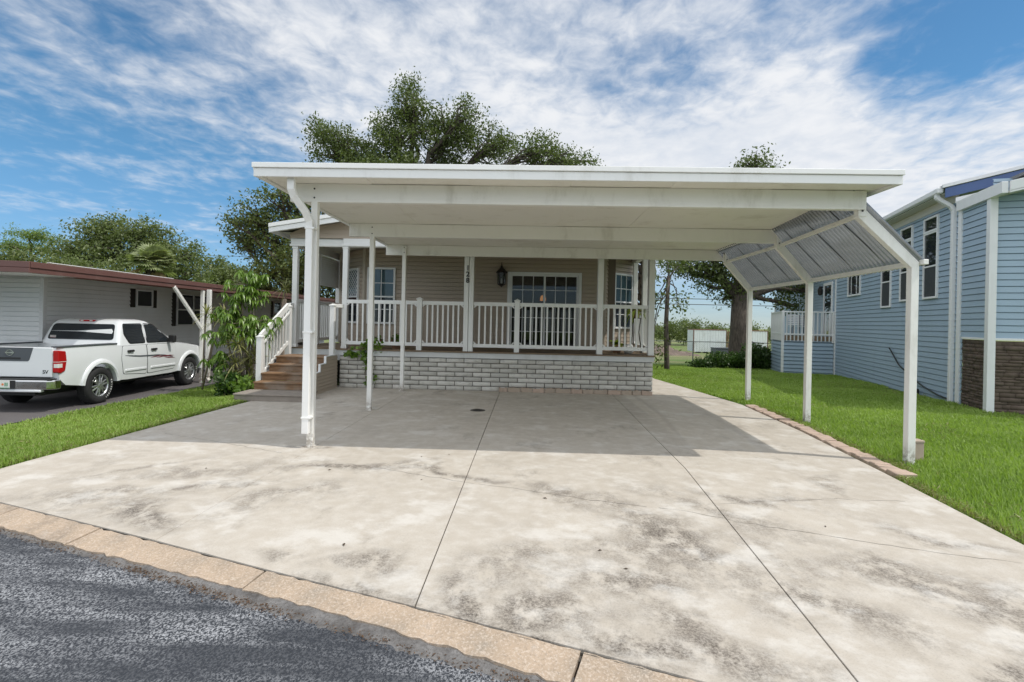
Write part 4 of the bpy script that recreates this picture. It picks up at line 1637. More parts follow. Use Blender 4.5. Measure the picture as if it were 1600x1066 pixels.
for (o, a, b) in ((0.03, 0.03, -0.075), (0.012, -0.08, -0.165)):
    m.add([(-8.62 + o, 8.80, 2.42 + a), (-8.62 + o, 28, 2.36 + a), (-8.62 + o, 28, 2.36 + b), (-8.62 + o, 8.80, 2.42 + b),
           (-8.64, 8.80, 2.42 + a), (-8.64, 28, 2.36 + a), (-8.64, 28, 2.36 + b), (-8.64, 8.80, 2.42 + b)],
          [(0, 1, 2, 3), (7, 6, 5, 4), (0, 4, 5, 1), (1, 5, 6, 2), (2, 6, 7, 3), (0, 3, 7, 4)])
    m.add([(-8.6, 8.77, 2.42 + a), (-16, 8.77, 2.58 + a), (-16, 8.77, 2.58 + b), (-8.6, 8.77, 2.42 + b), (-8.6, 8.798, 2.42 + a), (-16, 8.798, 2.58 + a), (-16, 8.798, 2.58 + b), (-8.6, 8.798, 2.42 + b)],
          [(0, 1, 2, 3), (7, 6, 5, 4), (0, 4, 5, 1), (1, 5, 6, 2), (2, 6, 7, 3), (0, 3, 7, 4)])
m.build('fascia', M['brown_fascia'], ro, bevel=0.004)
m = MB(); m.bar((-8.66, 9.2, 2.472), (-8.66, 12.5, 2.455), 0.06, 0.012)
m.build('drip_strip', M['white_trim'], ro)
m = MB(); m.add([(-8.66, 8.83, 2.262), (-16, 8.83, 2.30), (-16, 11.1, 2.40), (-8.66, 11.1, 2.33)], [(0, 1, 2, 3)]); m.build('carport_ceiling', M['pan'], lh)
m = MB()
m.box(-8.70, -8.62, 13.66, 13.74, -0.25, 2.24)
m.build('carport_post', M['white'], lh, bevel=0.005)
m = MB()
m.box(-8.56, -8.46, 13.70, 13.79, -0.12, 2.26)
m.bar((-8.51, 13.745, -0.10), (-8.40, 13.66, -0.17), 0.09, 0.07)
m.bar((-8.51, 13.745, 1.36), (-8.42, 13.745, 1.5), 0.07, 0.05)
m.build('downspout', M['white'], lh, bevel=0.008)
m = MB(); m.bar((-8.62, 12.5, 2.26), (-8.64, 13.68, 1.20), 0.06, 0.075); m.build('brace', M['white'], lh, bevel=0.004)
m = MB(); m.box(-8.68, -8.56, 18.2, 18.32, -0.35, 2.2); m.build('carport_post', M['salmon2'], lh, bevel=0.005)
m = MB(); m.box(-8.68, -8.60, 22.9, 22.98, -0.45, 2.2); m.build('carport_post', M['white'], lh, bevel=0.005)

# ------------------------------------------------------------------ pickup truck
TS = 0.94
tk = local_empty('pickup_truck', (-9.237, 9.007, -0.212), R(3.3), 'white crew cab pickup truck with red swoosh decals, parked on the left asphalt drive', 'pickup truck', scale=TS)


def paint():
    m, t, b = new_mat('white_car_paint')
    b.inputs['Base Color'].default_value = (0.74, 0.76, 0.77, 1)
    b.inputs['Roughness'].default_value = 0.28
    b.inputs['Coat Weight'].default_value = 0.8
    b.inputs['Coat Roughness'].default_value = 0.04
    n = noise(t, geo_pos(t), 2.5, 4)
    t.links.new(mix(t, n, (0.72, 0.74, 0.75), (0.77, 0.79, 0.80)), b.inputs['Base Color'])
    return m


M['paint'] = paint()
M['chrome'] = plain('chrome', (0.62, 0.62, 0.61), 0.16, 1.0, var=0.05)
M['alloy'] = plain('alloy_rim', (0.52, 0.53, 0.54), 0.3, 0.85, var=0.06)
M['tyre'] = plain('tyre_rubber', (0.022, 0.022, 0.023), 0.8, var=0.2)
M['tyre_white'] = plain('white_tyre_letters', (0.60, 0.60, 0.58), 0.7)
M['lamp_red'] = plain('red_lens', (0.42, 0.012, 0.012), 0.12, var=0.15, scale=20)
M['lamp_clear'] = plain('clear_lens', (0.70, 0.70, 0.66), 0.12, var=0.1, scale=30)
M['decal_dark'] = plain('dark_tailgate_panel', (0.075, 0.085, 0.095), 0.5)
M['decal_red'] = plain('dark_red_decal', (0.17, 0.018, 0.03), 0.4)
M['seam'] = plain('panel_gap', (0.05, 0.05, 0.05), 0.7)
M['grey_trim'] = plain('grey_trim', (0.33, 0.35, 0.36), 0.4)
M['plate'] = plain('plate_white', (0.70, 0.72, 0.68), 0.4)
M['plate_green'] = plain('plate_green', (0.10, 0.30, 0.16), 0.5)
M['plate_orange'] = plain('plate_orange', (0.70, 0.22, 0.05), 0.5)
HW = 0.90                                  # half width of the body sides
RA, FA, AX, WR = 1.20, 4.40, 0.385, 0.50   # axle positions, axle height, arch radius


def arc(cy, cz, r, a0, a1, n):
    return [(cy + r * math.cos(R(a0 + (a1 - a0) * i / n)), cz + r * math.sin(R(a0 + (a1 - a0) * i / n))) for i in range(n + 1)]


a_in = math.degrees(math.asin((0.44 - AX) / WR))
side = [(0.16, 0.62), (0.30, 0.50)]
side += arc(RA, AX, WR, 180 - a_in, a_in, 18)
side += [(2.0, 0.42), (3.6, 0.42)]
side += arc(FA, AX, WR, 180 - a_in, a_in, 18)
side += [(5.08, 0.44), (5.20, 0.56), (5.24, 0.80), (5.12, 0.98), (4.80, 1.06), (4.30, 1.13), (3.85, 1.175)]
side += [(1.72, 1.20), (1.70, 1.235), (0.13, 1.235), (0.11, 1.0)]


def side_panel(mb, sx):
    """outer skin with a gentle barrel section, hollow wheel arches, returned inwards"""
    from mathutils.geometry import tessellate_polygon
    n = len(side)

    def xo(z, y):
        b = 0.045 * ((z - 0.72) / 0.5) ** 2
        nose = 0.16 * max(0, (y - 4.55) / 0.7) ** 2
        tail = 0.03 * max(0, (0.35 - y) / 0.25) ** 2
        return sx * (HW - b - nose - tail)
    outer = [(xo(z, y), y, z) for (y, z) in side]
    inner = [(xo(z, y) - sx * 0.16, y, z) for (y, z) in side]
    # subdivided fill so that the barrel shape reads: strips in z cut against the outline through bmesh
    bm = bmesh.new()
    vs = [bm.verts.new((0, y, z)) for (y, z) in side]
    f = bm.faces.new(vs)
    for z in np.arange(0.5, 1.24, 0.08):
        bmesh.ops.bisect_plane(bm, geom=list(bm.verts) + list(bm.edges) + list(bm.faces), plane_co=(0, 0, float(z)), plane_no=(0, 0, 1))
    for y in np.arange(0.3, 5.2, 0.2):
        bmesh.ops.bisect_plane(bm, geom=list(bm.verts) + list(bm.edges) + list(bm.faces), plane_co=(0, float(y), 0), plane_no=(0, 1, 0))
    bmesh.ops.triangulate(bm, faces=[q for q in bm.faces if len(q.verts) > 4])
    bm.verts.index_update()
    V = [(xo(v.co.z, v.co.y), v.co.y, v.co.z) for v in bm.verts]
    F = [tuple(v.index for v in q.verts) for q in bm.faces]
    bm.free()
    mb.add(V, F)
    mb.add(outer + inner, [(i, (i + 1) % n, n + (i + 1) % n, n + i) for i in range(n)])


body = MB()
side_panel(body, 1); side_panel(body, -1)
# bonnet: crowned sheet between the sides
vs, fs = [], []
hy = [3.75, 4.1, 4.5, 4.85, 5.1, 5.22]
hz = [1.185, 1.17, 1.13, 1.075, 0.99, 0.86]
hw = [0.86, 0.86, 0.855, 0.83, 0.76, 0.70]
for y, z, w in zip(hy, hz, hw):
    for i in range(9):
        k = -1 + i / 4
        vs.append((w * k, y, z + 0.045 * (1 - k * k) - (0.02 if abs(k) == 1 else 0)))
for j in range(5):
    for i in range(8):
        a = j * 9 + i
        fs.append((a, a + 1, a + 10, a + 9))
body.add(vs, fs)
body.box(-0.70, 0.70, 5.0, 5.22, 0.5, 0.87)          # nose
body.box(-0.86, 0.86, 1.72, 1.80, 0.42, 1.20)        # cab back, lower
body.box(-0.84, 0.84, 0.15, 1.72, 0.72, 0.76)        # bed floor
body.box(-0.80, 0.80, 1.80, 3.75, 0.44, 1.15)        # cab interior block
bo = body.build('body', M['paint'], tk, smooth=False)
for p_ in bo.data.polygons:
    p_.use_smooth = True
bo.data.set_sharp_from_angle(angle=R(35))
# wheel wells and underbody
m = MB()
m.box(-0.72, 0.72, 0.25, 5.05, 0.40, 0.70)
m.box(-0.5, 0.5, 0.2, 5.0, 0.30, 0.41)
m.build('underbody', M['black'], tk)
# fender flares
for sx in (1, -1):
    for (cy, a0, a1) in ((RA, 174, 5), (FA, 174, 4)):
        m = MB()
        n = 24
        vs, fs = [], []
        for i in range(n + 1):
            a = R(a0 + (a1 - a0) * i / n)
            tp = min(1, min(i, n - i) / 3.0)
            for (r, x) in ((0.452, 0.83), (0.452, 0.915), (0.475, 0.935), (0.53, 0.928), (0.53 + 0.035 * tp, 0.885), (0.53 + 0.035 * tp, 0.83)):
                vs.append((sx * x, cy + r * math.cos(a), AX + r * math.sin(a)))
        for i in range(n):
            for k in range(5):
                fs.append((i * 6 + k, i * 6 + k + 1, i * 6 + 7 + k, i * 6 + 6 + k))
        fs.append((0, 1, 2, 3, 4, 5)); fs.append(tuple(n * 6 + k for k in range(5, -1, -1)))
        m.add(vs, fs)
        fl_ = m.build('fender_flare', M['paint'], tk, smooth=True)
        fl_.data.set_sharp_from_angle(angle=R(45))
# cab
BZ, TZ = 1.185, 1.735


def cab_pt(y0, y1, w0, w1, k):
    return (y0 + (y1 - y0) * k, w0 + (w1 - w0) * k)


SEC = [(1.185, 1.74, 3.86, 0.868), (1.30, 1.775, 3.66, 0.845), (1.50, 1.84, 3.32, 0.80), (1.66, 1.91, 3.03, 0.755), (1.735, 1.98, 2.86, 0.715), (1.772, 2.12, 2.66, 0.63), (1.785, 2.3, 2.5, 0.3)]


def sec_at(z):
    for a, b in zip(SEC[:-1], SEC[1:]):
        if a[0] <= z <= b[0]:
            k = (z - a[0]) / (b[0] - a[0])
            return tuple(a[i] + (b[i] - a[i]) * k for i in range(1, 4))
    return SEC[-1][1:]


m = MB()
vs, fs = [], []
NC = 32


def cab_ring(z, yr, yf, w):
    """rounded rectangle plan"""
    c = 0.10 if w > 0.65 else 0.08
    pts = []
    for (cx, cy, a0) in ((w - c, yr + c, -90), (w - c, yf - c, 0), (-w + c, yf - c, 90), (-w + c, yr + c, 180)):
        for i in range(8):
            a = R(a0 + 90 * i / 7)
            pts.append((cx + c * math.cos(a), cy + c * math.sin(a), z))
    return pts


for (z, yr, yf, w) in SEC:
    vs += cab_ring(z, yr, yf, w)
for j in range(len(SEC) - 1):
    for i in range(NC):
        a, b = j * NC + i, j * NC + (i + 1) % NC
        fs.append((a, b, b + NC, a + NC))
fs.append(tuple((len(SEC) - 1) * NC + i for i in range(NC)))
m.add(vs, fs)
cb = m.build('cab', M['paint'], tk, smooth=True)
cb.data.set_sharp_from_angle(angle=R(50))


def side_pane(poly, sx, off, name, mat, parent):
    """polygon in (y,z) laid on the cab side or door skin, with thickness"""
    m = MB()
    a = []
    for (y, z) in poly:
        if z > 1.19:
            w = sec_at(z)[2]
        else:
            w = HW - 0.045 * ((z - 0.72) / 0.5) ** 2 - 0.16 * max(0, (y - 4.55) / 0.7) ** 2
        a.append((y, z, w))
    n = len(a)
    vs = [(sx * (w + off), y, z) for (y, z, w) in a] + [(sx * (w - 0.02), y, z) for (y, z, w) in a]
    fs = [tuple(range(n)), tuple(range(2 * n - 1, n - 1, -1))] + [(i, (i + 1) % n, n + (i + 1) % n, n + i) for i in range(n)]
    m.add(vs, fs)
    return m.build(name, mat, parent)


def skin_patch(poly, sx, off, name, mat, parent):
    """a patch that follows the barrel of the body side: cut into narrow strips, with a returned rim"""
    bm = bmesh.new()
    bm.faces.new([bm.verts.new((0, y, z)) for (y, z) in poly])
    for z in np.arange(0.5, 1.24, 0.04):
        bmesh.ops.bisect_plane(bm, geom=list(bm.verts) + list(bm.edges) + list(bm.faces), plane_co=(0, 0, float(z)), plane_no=(0, 0, 1))
    bm.verts.index_update()
    V, F = [], []
    w = lambda y, z: HW - 0.045 * ((z - 0.72) / 0.5) ** 2 - 0.16 * max(0, (y - 4.55) / 0.7) ** 2
    V = [(sx * (w(v.co.y, v.co.z) + off), v.co.y, v.co.z) for v in bm.verts]
    F = [tuple(v.index for v in q.verts) for q in bm.faces]
    n = len(V)
    V += [(sx * (w(v.co.y, v.co.z) - 0.02), v.co.y, v.co.z) for v in bm.verts]
    for e in bm.edges:
        if len(e.link_faces) == 1:
            a, b = e.verts[0].index, e.verts[1].index
            F.append((a, b, b + n, a + n))
    bm.free()
    m = MB()
    m.add(V, F)
    o = m.build(name, mat, parent, smooth=True)
    o.data.set_sharp_from_angle(angle=R(40))
    return o


def rounded(poly, r=0.03, n=4):
    out = []
    k = len(poly)
    for i in range(k):
        p, a, b = Vector(poly[i]), Vector(poly[i - 1]), Vector(poly[(i + 1) % k])
        da, db = (a - p), (b - p)
        rr_ = min(r, da.length * .45, db.length * .45)
        p0, p1 = p + da.normalized() * rr_, p + db.normalized() * rr_
        for j in range(n + 1):
            t = j / n
            q = p0.lerp(p, t).lerp(p.lerp(p1, t), t)
            out.append((q.x, q.y))
    return out


for sx in (1, -1):
    rw = rounded([(1.97, 1.44), (2.10, 1.235), (2.60, 1.235), (2.60, 1.665), (2.02, 1.655)], 0.05)
    fwn = rounded([(2.70, 1.665), (2.70, 1.235), (3.56, 1.225), (3.46, 1.32), (2.98, 1.645)], 0.05)
    rw2 = rounded([(1.945, 1.44), (2.085, 1.215), (2.63, 1.215), (2.63, 1.685), (1.995, 1.68)], 0.06)
    fw2 = rounded([(2.675, 1.69), (2.675, 1.215), (3.61, 1.205), (3.50, 1.33), (3.0, 1.67)], 0.06)
    w1 = side_pane(rw, sx, 0.010, 'side_window', M['glass'], tk)
    side_pane(rw2, sx, 0.004, 'window_seal', M['black'], w1)
    w1 = side_pane(fwn, sx, 0.010, 'side_window', M['glass'], tk)
    side_pane(fw2, sx, 0.004, 'window_seal', M['black'], w1)
    # doors: panel with a dark gap round it, handle, moulding
    for (dpoly, hyy) in (([(1.86, 0.56), (2.62, 0.50), (2.64, 1.18), (1.86, 1.18), (1.80, 0.9)], 2.05), ([(2.67, 0.50), (3.70, 0.53), (3.76, 0.80), (3.76, 1.17), (2.67, 1.18)], 2.86)):
        cyy = sum(p[0] for p in dpoly) / 5; czz = sum(p[1] for p in dpoly) / 5
        big_ = [((y - cyy) * 1.022 + cyy, (z - czz) * 1.028 + czz) for (y, z) in dpoly]
        dense = lambda P: [tuple(Vector(P[i]).lerp(Vector(P[(i + 1) % len(P)]), k / 6)) for i in range(len(P)) for k in range(6)]
        d = skin_patch(rounded(dpoly, .05), sx, 0.0085, 'door', M['paint'], tk)
        skin_patch(rounded(big_, .05), sx, 0.003, 'door_gap', M['seam'], d)
        h = MB()
        h.box(*(sorted((sx * 0.885, sx * 0.93))), hyy - 0.07, hyy + 0.13, 1.035, 1.085)
        h.build('door_handle', M['black'], d, bevel=0.012)
        h = MB()
        y0, y1 = min(p[0] for p in dpoly) + 0.10, max(p[0] for p in dpoly) - 0.03
        h.box(*(sorted((sx * 0.895, sx * 0.925))), y0, y1, 0.60, 0.655)
        h.build('door_moulding', M['paint'], d, bevel=0.01)
    # swoosh graphics
    sw_ = [(1.9, .965), (2.1, .945), (2.4, .92), (2.75, .91), (3.05, .905), (3.3, .88), (3.62, .83)]
    th_ = [.004, .014, .018, .018, .016, .02, .006]
    def ribbon(line, half, off, name, mat):
        m = MB()
        vs, fs = [], []
        for (y, z), t in zip(line, half):
            for q in (z + t, z - t):
                w_ = HW - 0.045 * ((q - 0.72) / 0.5) ** 2
                vs.append((sx * (w_ + off), y, q))
        for i in range(len(line) - 1):
            fs.append((2 * i, 2 * i + 1, 2 * i + 3, 2 * i + 2))
        m.add(vs, fs)
        return m.build(name, mat, tk, recalc=False)
    ribbon(sw_, th_, 0.0115, 'swoosh_decal', M['decal_dark'])
    for line, half in (([(2.76, .868), (2.9, .872), (3.05, .885), (3.2, .90)], [.002, .011, .012, .002]), ([(2.98, .848), (3.12, .855), (3.25, .868), (3.38, .885)], [.002, .012, .011, .002]),
                       ([(3.22, .858), (3.36, .858), (3.5, .868), (3.68, .86)], [.002, .014, .014, .002]), ([(3.3, .832), (3.45, .818), (3.6, .81), (3.72, .80)], [.002, .012, .01, .002])):
        ribbon(line, half, 0.0125, 'swoosh_decal', M['decal_red'])
    # mirror
    h = MB()
    h.box(*(sorted((sx * 0.90, sx * 1.06))), 3.42, 3.52, 1.20, 1.38)
    h.bar((sx * 0.80, 3.46, 1.22), (sx * 0.95, 3.46, 1.25), 0.05, 0.05)
    h.build('mirror', M['black'], tk, bevel=0.03, seg=3)
    # tail lamp
    h = MB()
    h.prism([(0.095, 0.76), (0.16, 0.735), (0.27, 0.78), (0.30, 0.98), (0.27, 1.16), (0.095, 1.18)], 'x', sx * 0.80, sx * 0.908)
    tl_ = h.build('tail_lamp', M['lamp_red'], tk, bevel=0.015, seg=2)
    h = MB()
    h.box(*(sorted((sx * 0.815, sx * 0.9105))), 0.0935, 0.20, 0.84, 0.93)
    h.build('clear_lens', M['lamp_clear'], tl_, bevel=0.01)
    h = MB(); h.box(*(sorted((sx * 0.795, sx * 0.909))), 0.0945, 0.285, 0.955, 0.965); h.build('lens_line', M['lamp_clear'], tl_)
    # bed rail cap
    h = MB(); h.box(*(sorted((sx * 0.735, sx * 0.872))), 0.12, 1.70, 1.228, 1.258); h.build('bed_rail_cap', M['grey_trim'] if False else M['decal_dark'], tk, bevel=0.008)
    # wheels
    for cy in (RA, FA):
        t = MB()
        xo_ = sx * 0.90
        prof = [(0.235, -0.235), (0.33, -0.245), (0.375, -0.215), (0.385, -0.17), (0.387, -0.12), (0.385, -0.06), (0.372, -0.02), (0.34, 0.0), (0.27, -0.004), (0.24, -0.02), (0.235, -0.10)]
        t.lathe([(r, sx * h_) for (r, h_) in prof], (xo_, cy, AX), 40, 'x')
        ty = t.build('wheel', M['tyre'], tk, smooth=True)
        tr2 = MB()
        for k in range(46):
            a = 2 * math.pi * k / 46
            for (h0, h1, dd) in ((-0.20, -0.13, 0.0), (-0.11, -0.05, 0.5)):
                aa = a + dd * 2 * math.pi / 46
                q = Vector((0, math.cos(aa), math.sin(aa))) * 0.384
                tr2.bar((xo_ + sx * h0, cy + q.y, AX + q.z), (xo_ + sx * h1, cy + q.y, AX + q.z), 0.030, 0.014, up=(0, math.cos(aa), math.sin(aa)))
        tr2.build('tyre_tread', M['tyre'], ty)
        rm_ = MB()
        rm_.lathe([(0.238, sx * -0.012), (0.228, sx * -0.01), (0.215, sx * -0.03), (0.205, sx * -0.10)], (xo_, cy, AX), 36, 'x')
        rm_.lathe([(0.0, sx * -0.012), (0.04, sx * -0.012), (0.055, sx * -0.022), (0.058, sx * -0.08)], (xo_, cy, AX), 20, 'x')
        for k in range(6):
            a = 2 * math.pi * k / 6 + 0.3
            ca, sa = math.cos(a), math.sin(a)
            for w_ in (-1, 1):
                o_ = Vector((0, -sa, ca)) * 0.020 * w_
                o2 = Vector((0, -sa, ca)) * 0.040 * w_
                rm_.bar(Vector((xo_ - sx * 0.035, cy + ca * 0.04, AX + sa * 0.04)) + o_, Vector((xo_ - sx * 0.045, cy + ca * 0.215, AX + sa * 0.215)) + o2, 0.03, 0.035, up=(1, 0, 0))
            rm_.bar((xo_ - sx * 0.033, cy + ca * 0.04, AX + sa * 0.04), (xo_ - sx * 0.048, cy + ca * 0.15, AX + sa * 0.15), 0.05, 0.03, up=(1, 0, 0))
        rm_.build('rim', M['alloy'], ty, bevel=0.004)
        bk = MB(); bk.lathe([(0.0, sx * -0.11), (0.235, sx * -0.11)], (xo_, cy, AX), 28, 'x'); bk.build('brake_drum', M['black'], ty)
        lt = MB()
        for k in range(9):
            for base in (-60,):
                a = R(base + k * 9.5)
                q = Vector((0, math.cos(a), math.sin(a)))
                lt.bar((xo_ + sx * 0.0, cy + q.y * 0.292, AX + q.z * 0.292), (xo_ + sx * 0.0, cy + q.y * 0.325, AX + q.z * 0.325), 0.004, 0.026 if k % 3 else 0.012, up=(0, -q.z, q.y))
        lt.build('tyre_lettering', M['tyre_white'], ty)
# tailgate with emblem, badge, handle
m = MB(); m.box(-0.79, 0.79, 0.105, 0.16, 0.66, 1.235); tg = m.build('tailgate', M['paint'], tk, bevel=0.02, seg=3)
m = MB()
m.prism([(-0.36, 0.985), (-0.43, 1.225), (0.43, 1.225), (0.36, 0.985), (0.33, 0.965), (-0.33, 0.965)], 'y', 0.101, 0.112)
m.build('dark_panel', M['decal_dark'], tg)
m = MB(); m.box(-0.20, 0.20, 0.098, 0.103, 1.0, 1.035); m.build('handle_slot', M['black'], tg)
m = MB()
n = 28
vs, fs = [], []
for i in range(n):
    a = 2 * math.pi * i / n
    for (r, y) in ((0.052, 0.094), (0.068, 0.094), (0.068, 0.101), (0.052, 0.101)):
        vs.append((r * math.cos(a), y, 1.125 + r * math.sin(a) * 0.88))
for i in range(n):
    j = (i + 1) % n
    for k in range(4):
        fs.append((i * 4 + k, i * 4 + (k + 1) % 4, j * 4 + (k + 1) % 4, j * 4 + k))
m.add(vs, fs)
m.box(-0.085, 0.085, 0.092, 0.1005, 1.11, 1.14)
m.build('emblem', M['chrome'], tg)
cu = bpy.data.curves.new('badge', 'FONT'); cu.body = 'SV'; cu.size = 0.10; cu.extrude = 0.003; cu.align_x = 'CENTER'
tmp = bpy.data.objects.new('tmp_text', cu); COL.objects.link(tmp)
me = bpy.data.meshes.new_from_object(tmp.evaluated_get(bpy.context.evaluated_depsgraph_get()))
bpy.data.objects.remove(tmp)
me.materials.clear(); me.materials.append(M['black'])
me.transform(Matrix.Translation((0.665, 0.102, 0.735)) @ Matrix.Rotation(R(90), 4, 'X'))
o = bpy.data.objects.new('badge', me); COL.objects.link(o); o.parent = tg
# rear window on the cab back
m = MB()
a = []
for (x, z) in rounded([(-0.72, 1.315), (0.72, 1.315), (0.665, 1.665), (-0.665, 1.665)], 0.07):
    a.append((x, sec_at(z)[0], z))
n = len(a)
m.add([(x, y - 0.008, z) for (x, y, z) in a] + [(x, y + 0.02, z) for (x, y, z) in a], [tuple(range(n - 1, -1, -1)), tuple(range(n, 2 * n))] + [(i, (i + 1) % n, n + (i + 1) % n, n + i) for i in range(n)])
rwn = m.build('rear_window', M['glass'], tk)
m = MB(); m.box(-0.66, -0.54, sec_at(1.36)[0] - 0.011, sec_at(1.36)[0], 1.345, 1.40); m.build('window_sticker', M['plate'], rwn)
m = MB()
for k in range(3):
    m.box(-0.66, -0.54, sec_at(1.36)[0] - 0.0125, sec_at(1.36)[0] - 0.0105, 1.348 + k * 0.018, 1.356 + k * 0.018)
m.build('sticker_stripes', M['decal_red'], rwn)
m = MB(); m.box(-0.17, 0.17, 1.945, 2.03, 1.715, 1.752); br = m.build('brake_lamp', M['lamp_red'], tk, bevel=0.012)
m = MB(); m.box(-0.13, -0.07, 1.942, 1.96, 1.722, 1.745); m.box(0.07, 0.13, 1.942, 1.96, 1.722, 1.745); m.build('clear_lens', M['lamp_clear'], br)
# bumper, step pad, plate
m = MB()
m.prism([(-0.90, 0.20), (-0.90, 0.05), (-0.80, -0.03), (-0.30, -0.05), (0.30, -0.05), (0.80, -0.03), (0.90, 0.05), (0.90, 0.20)], 'z', 0.44, 0.625)
bp = m.build('bumper', M['chrome'], tk, bevel=0.03, seg=3)
m = MB(); m.box(-0.86, 0.86, -0.02, 0.13, 0.627, 0.645); m.build('step_pad', M['black'], bp)
m = MB(); m.box(-0.70, 0.70, -0.045, 0.05, 0.395, 0.445); m.build('lower_lip', M['paint'], bp, bevel=0.012)
m = MB(); m.box(-0.24, 0.24, -0.058, -0.045, 0.455, 0.615); m.build('plate_recess', M['black'], bp)
m = MB(); m.box(-0.155, 0.155, -0.066, -0.059, 0.465, 0.612); pt_ = m.build('number_plate', M['plate'], bp, bevel=0.004)
m = MB(); m.lathe([(0.0, -0.0675), (0.022, -0.0675), (0.022, -0.066)], (0.03, 0, 0.54), 12, 'y'); m.build('orange_mark', M['plate_orange'], pt_)
m = MB()
for x in (-0.125, -0.09, -0.055, 0.065, 0.10):
    m.box(x, x + 0.022, -0.0675, -0.066, 0.505, 0.575)
m.box(-0.15, 0.15, -0.0672, -0.066, 0.468, 0.482)
m.build('green_characters', M['plate_green'], pt_)
m = MB(); m.tube([(0.5, 0.3, 0.36), (0.5, 0.05, 0.34)], 0.03, 10); m.build('exhaust', M['black'], tk)

# ------------------------------------------------------------------ blue house on the right
bh = empty('house', (9.5, 12.0, -0.1), 'blue sided house with white trim and brown stone base on the right lawn', 'house')
bh['label'] = 'tall blue sided house with white trim and brown stone base beyond the right lawn'
th = R(16)
D = Vector((math.sin(th), math.cos(th), 0)); N = Vector((-D.y, D.x, 0)); FR = Vector((D.y, -D.x, 0))
S = Vector((9.5, 12.0, 0))
EZ = 4.62
m = MB()
siding(m, S - D * 0.125, D, N, 9.425, -0.35, EZ, 0.128, 0.026, gap=0.017)
m.build('side_wall', M['blue'], bh)
m = MB()
siding(m, S + D * 9.3 , D, N, 13.5, -0.9, 4.1, 0.128, 0.024, gap=0.016)
m.build('side_wall', M['blue'], bh)
# near part of the side, over the stone base
m = MB()
siding(m, S - D * 1.42, D, N, 1.30, 1.46, 4.25, 0.128, 0.024, gap=0.016)
siding(m, S - D * 0.40, D, N, 0.30, -0.2, 1.46, 0.128, 0.024, gap=0.016)
m.build('side_wall', M['blue'], bh)
m = MB()
siding(m, S - D * 1.42, FR, -D, 6, 1.46, 4.6, 0.128, 0.024, gap=0.016)
m.build('front_wall', M['blue'], bh)
# ledge stone base: individual courses in relief
rnd = random.Random(21)
Vv, Ff, Tt = [], [], []


def ledge(p, d, n, L, z1):
    z = -0.25
    while z < z1 - 0.02:
        h = rnd.choice((0.05, 0.07, 0.09))
        h = min(h, z1 - z)
        u = 0.0
        while u < L:
            w = min(rnd.uniform(0.12, 0.35), L - u)
            o = rnd.uniform(0.004, 0.035)
            o0 = len(Vv)
            for (uu, nn, zz) in ((u, 0, z), (u + w, 0, z), (u + w, 0, z + h), (u, 0, z + h), (u + .004, o, z + .004), (u + w - .004, o, z + .004), (u + w - .004, o, z + h - .004), (u + .004, o, z + h - .004)):
                q = p + d * uu + n * nn
                Vv.append((q.x, q.y, zz))
            for f in ((4, 5, 6, 7), (0, 1, 5, 4), (1, 2, 6, 5), (2, 3, 7, 6), (3, 0, 4, 7)):
                Ff.append(tuple(o0 + i for i in f)); Tt.append(rnd.random())
            u += w
        z += h


ledge(S - D * 1.42, D, N, 1.0, 1.42)
ledge(S - D * 1.42, FR, -D, 6.0, 1.42)
numpy_mesh('stone_base', np.array(Vv), np.array(Ff), M['stone'], bh, np.array(Tt))
m = MB()
m.frame_box(S, D, N, -1.45, -0.42, -0.005, 0.045, 1.42, 1.46)
m.frame_box(S - D * 1.42, FR, -D, 0.07, 6, -0.005, 0.045, 1.42, 1.46)
m.build('stone_cap', M['white_trim'], bh)


def fb(name, mat, boxes, parent=bh, bev=0.004, p=S, d=D, n=N):
    mm = MB()
    for b in boxes:
        mm.frame_box(p, d, n, *b)
    return mm.build(name, mat, parent, bevel=bev)


fb('corner_board', M['white_trim'], [(-1.50, -1.37, -0.06, 0.07, -0.3, 4.22)])
fb('corner_board', M['white_trim'], [(-0.33, -0.20, -0.03, 0.05, -0.2, 4.30)])
fb('corner_board', M['white_trim'], [(9.25, 9.36, 0.0, 0.05, -0.5, 4.1)])
fb('frieze', M['cream'], [(-0.12, 9.3, 0.0, 0.035, 4.44, 4.62)])
fb('soffit', M['cream'], [(-0.12, 9.3, 0.0, 0.30, 4.62, 4.64)])
fb('gutter', M['white_trim'], [(-0.15, 9.35, 0.30, 0.42, 4.64, 4.77)], bev=0.02)
fb('gutter', M['white_trim'], [(9.4, 22.9, 0.20, 0.32, 3.98, 4.1)], bev=0.02)
m = MB()
pp = [(0.02, 0.36, 4.66), (0.02, 0.36, 4.56), (0.0, 0.10, 4.36), (-0.02, 0.055, 4.26), (-0.02, 0.055, -0.05)]
pp = [S + D * a + N * b + Vector((0, 0, c)) for (a, b, c) in pp]
for a, b in zip(pp[:-1], pp[1:]):
    d_ = (b - a).normalized() * 0.012
    m.bar(a - d_, b + d_, 0.085, 0.11, up=D)
m.build('downspout', M['white_trim'], bh, bevel=0.01)
m = MB()
pp = [(22.85, 0.26, 4.0), (22.85, 0.26, 3.9), (22.8, 0.06, 3.65), (22.8, 0.06, 0)]
pp = [S + D * a + N * b + Vector((0, 0, c)) for (a, b, c) in pp]
for a, b in zip(pp[:-1], pp[1:]):
    m.bar(a, b, 0.09, 0.09, up=D)
m.build('downspout', M['white_trim'], bh, bevel=0.01)
# roofs
m = MB()
RS = 0.235


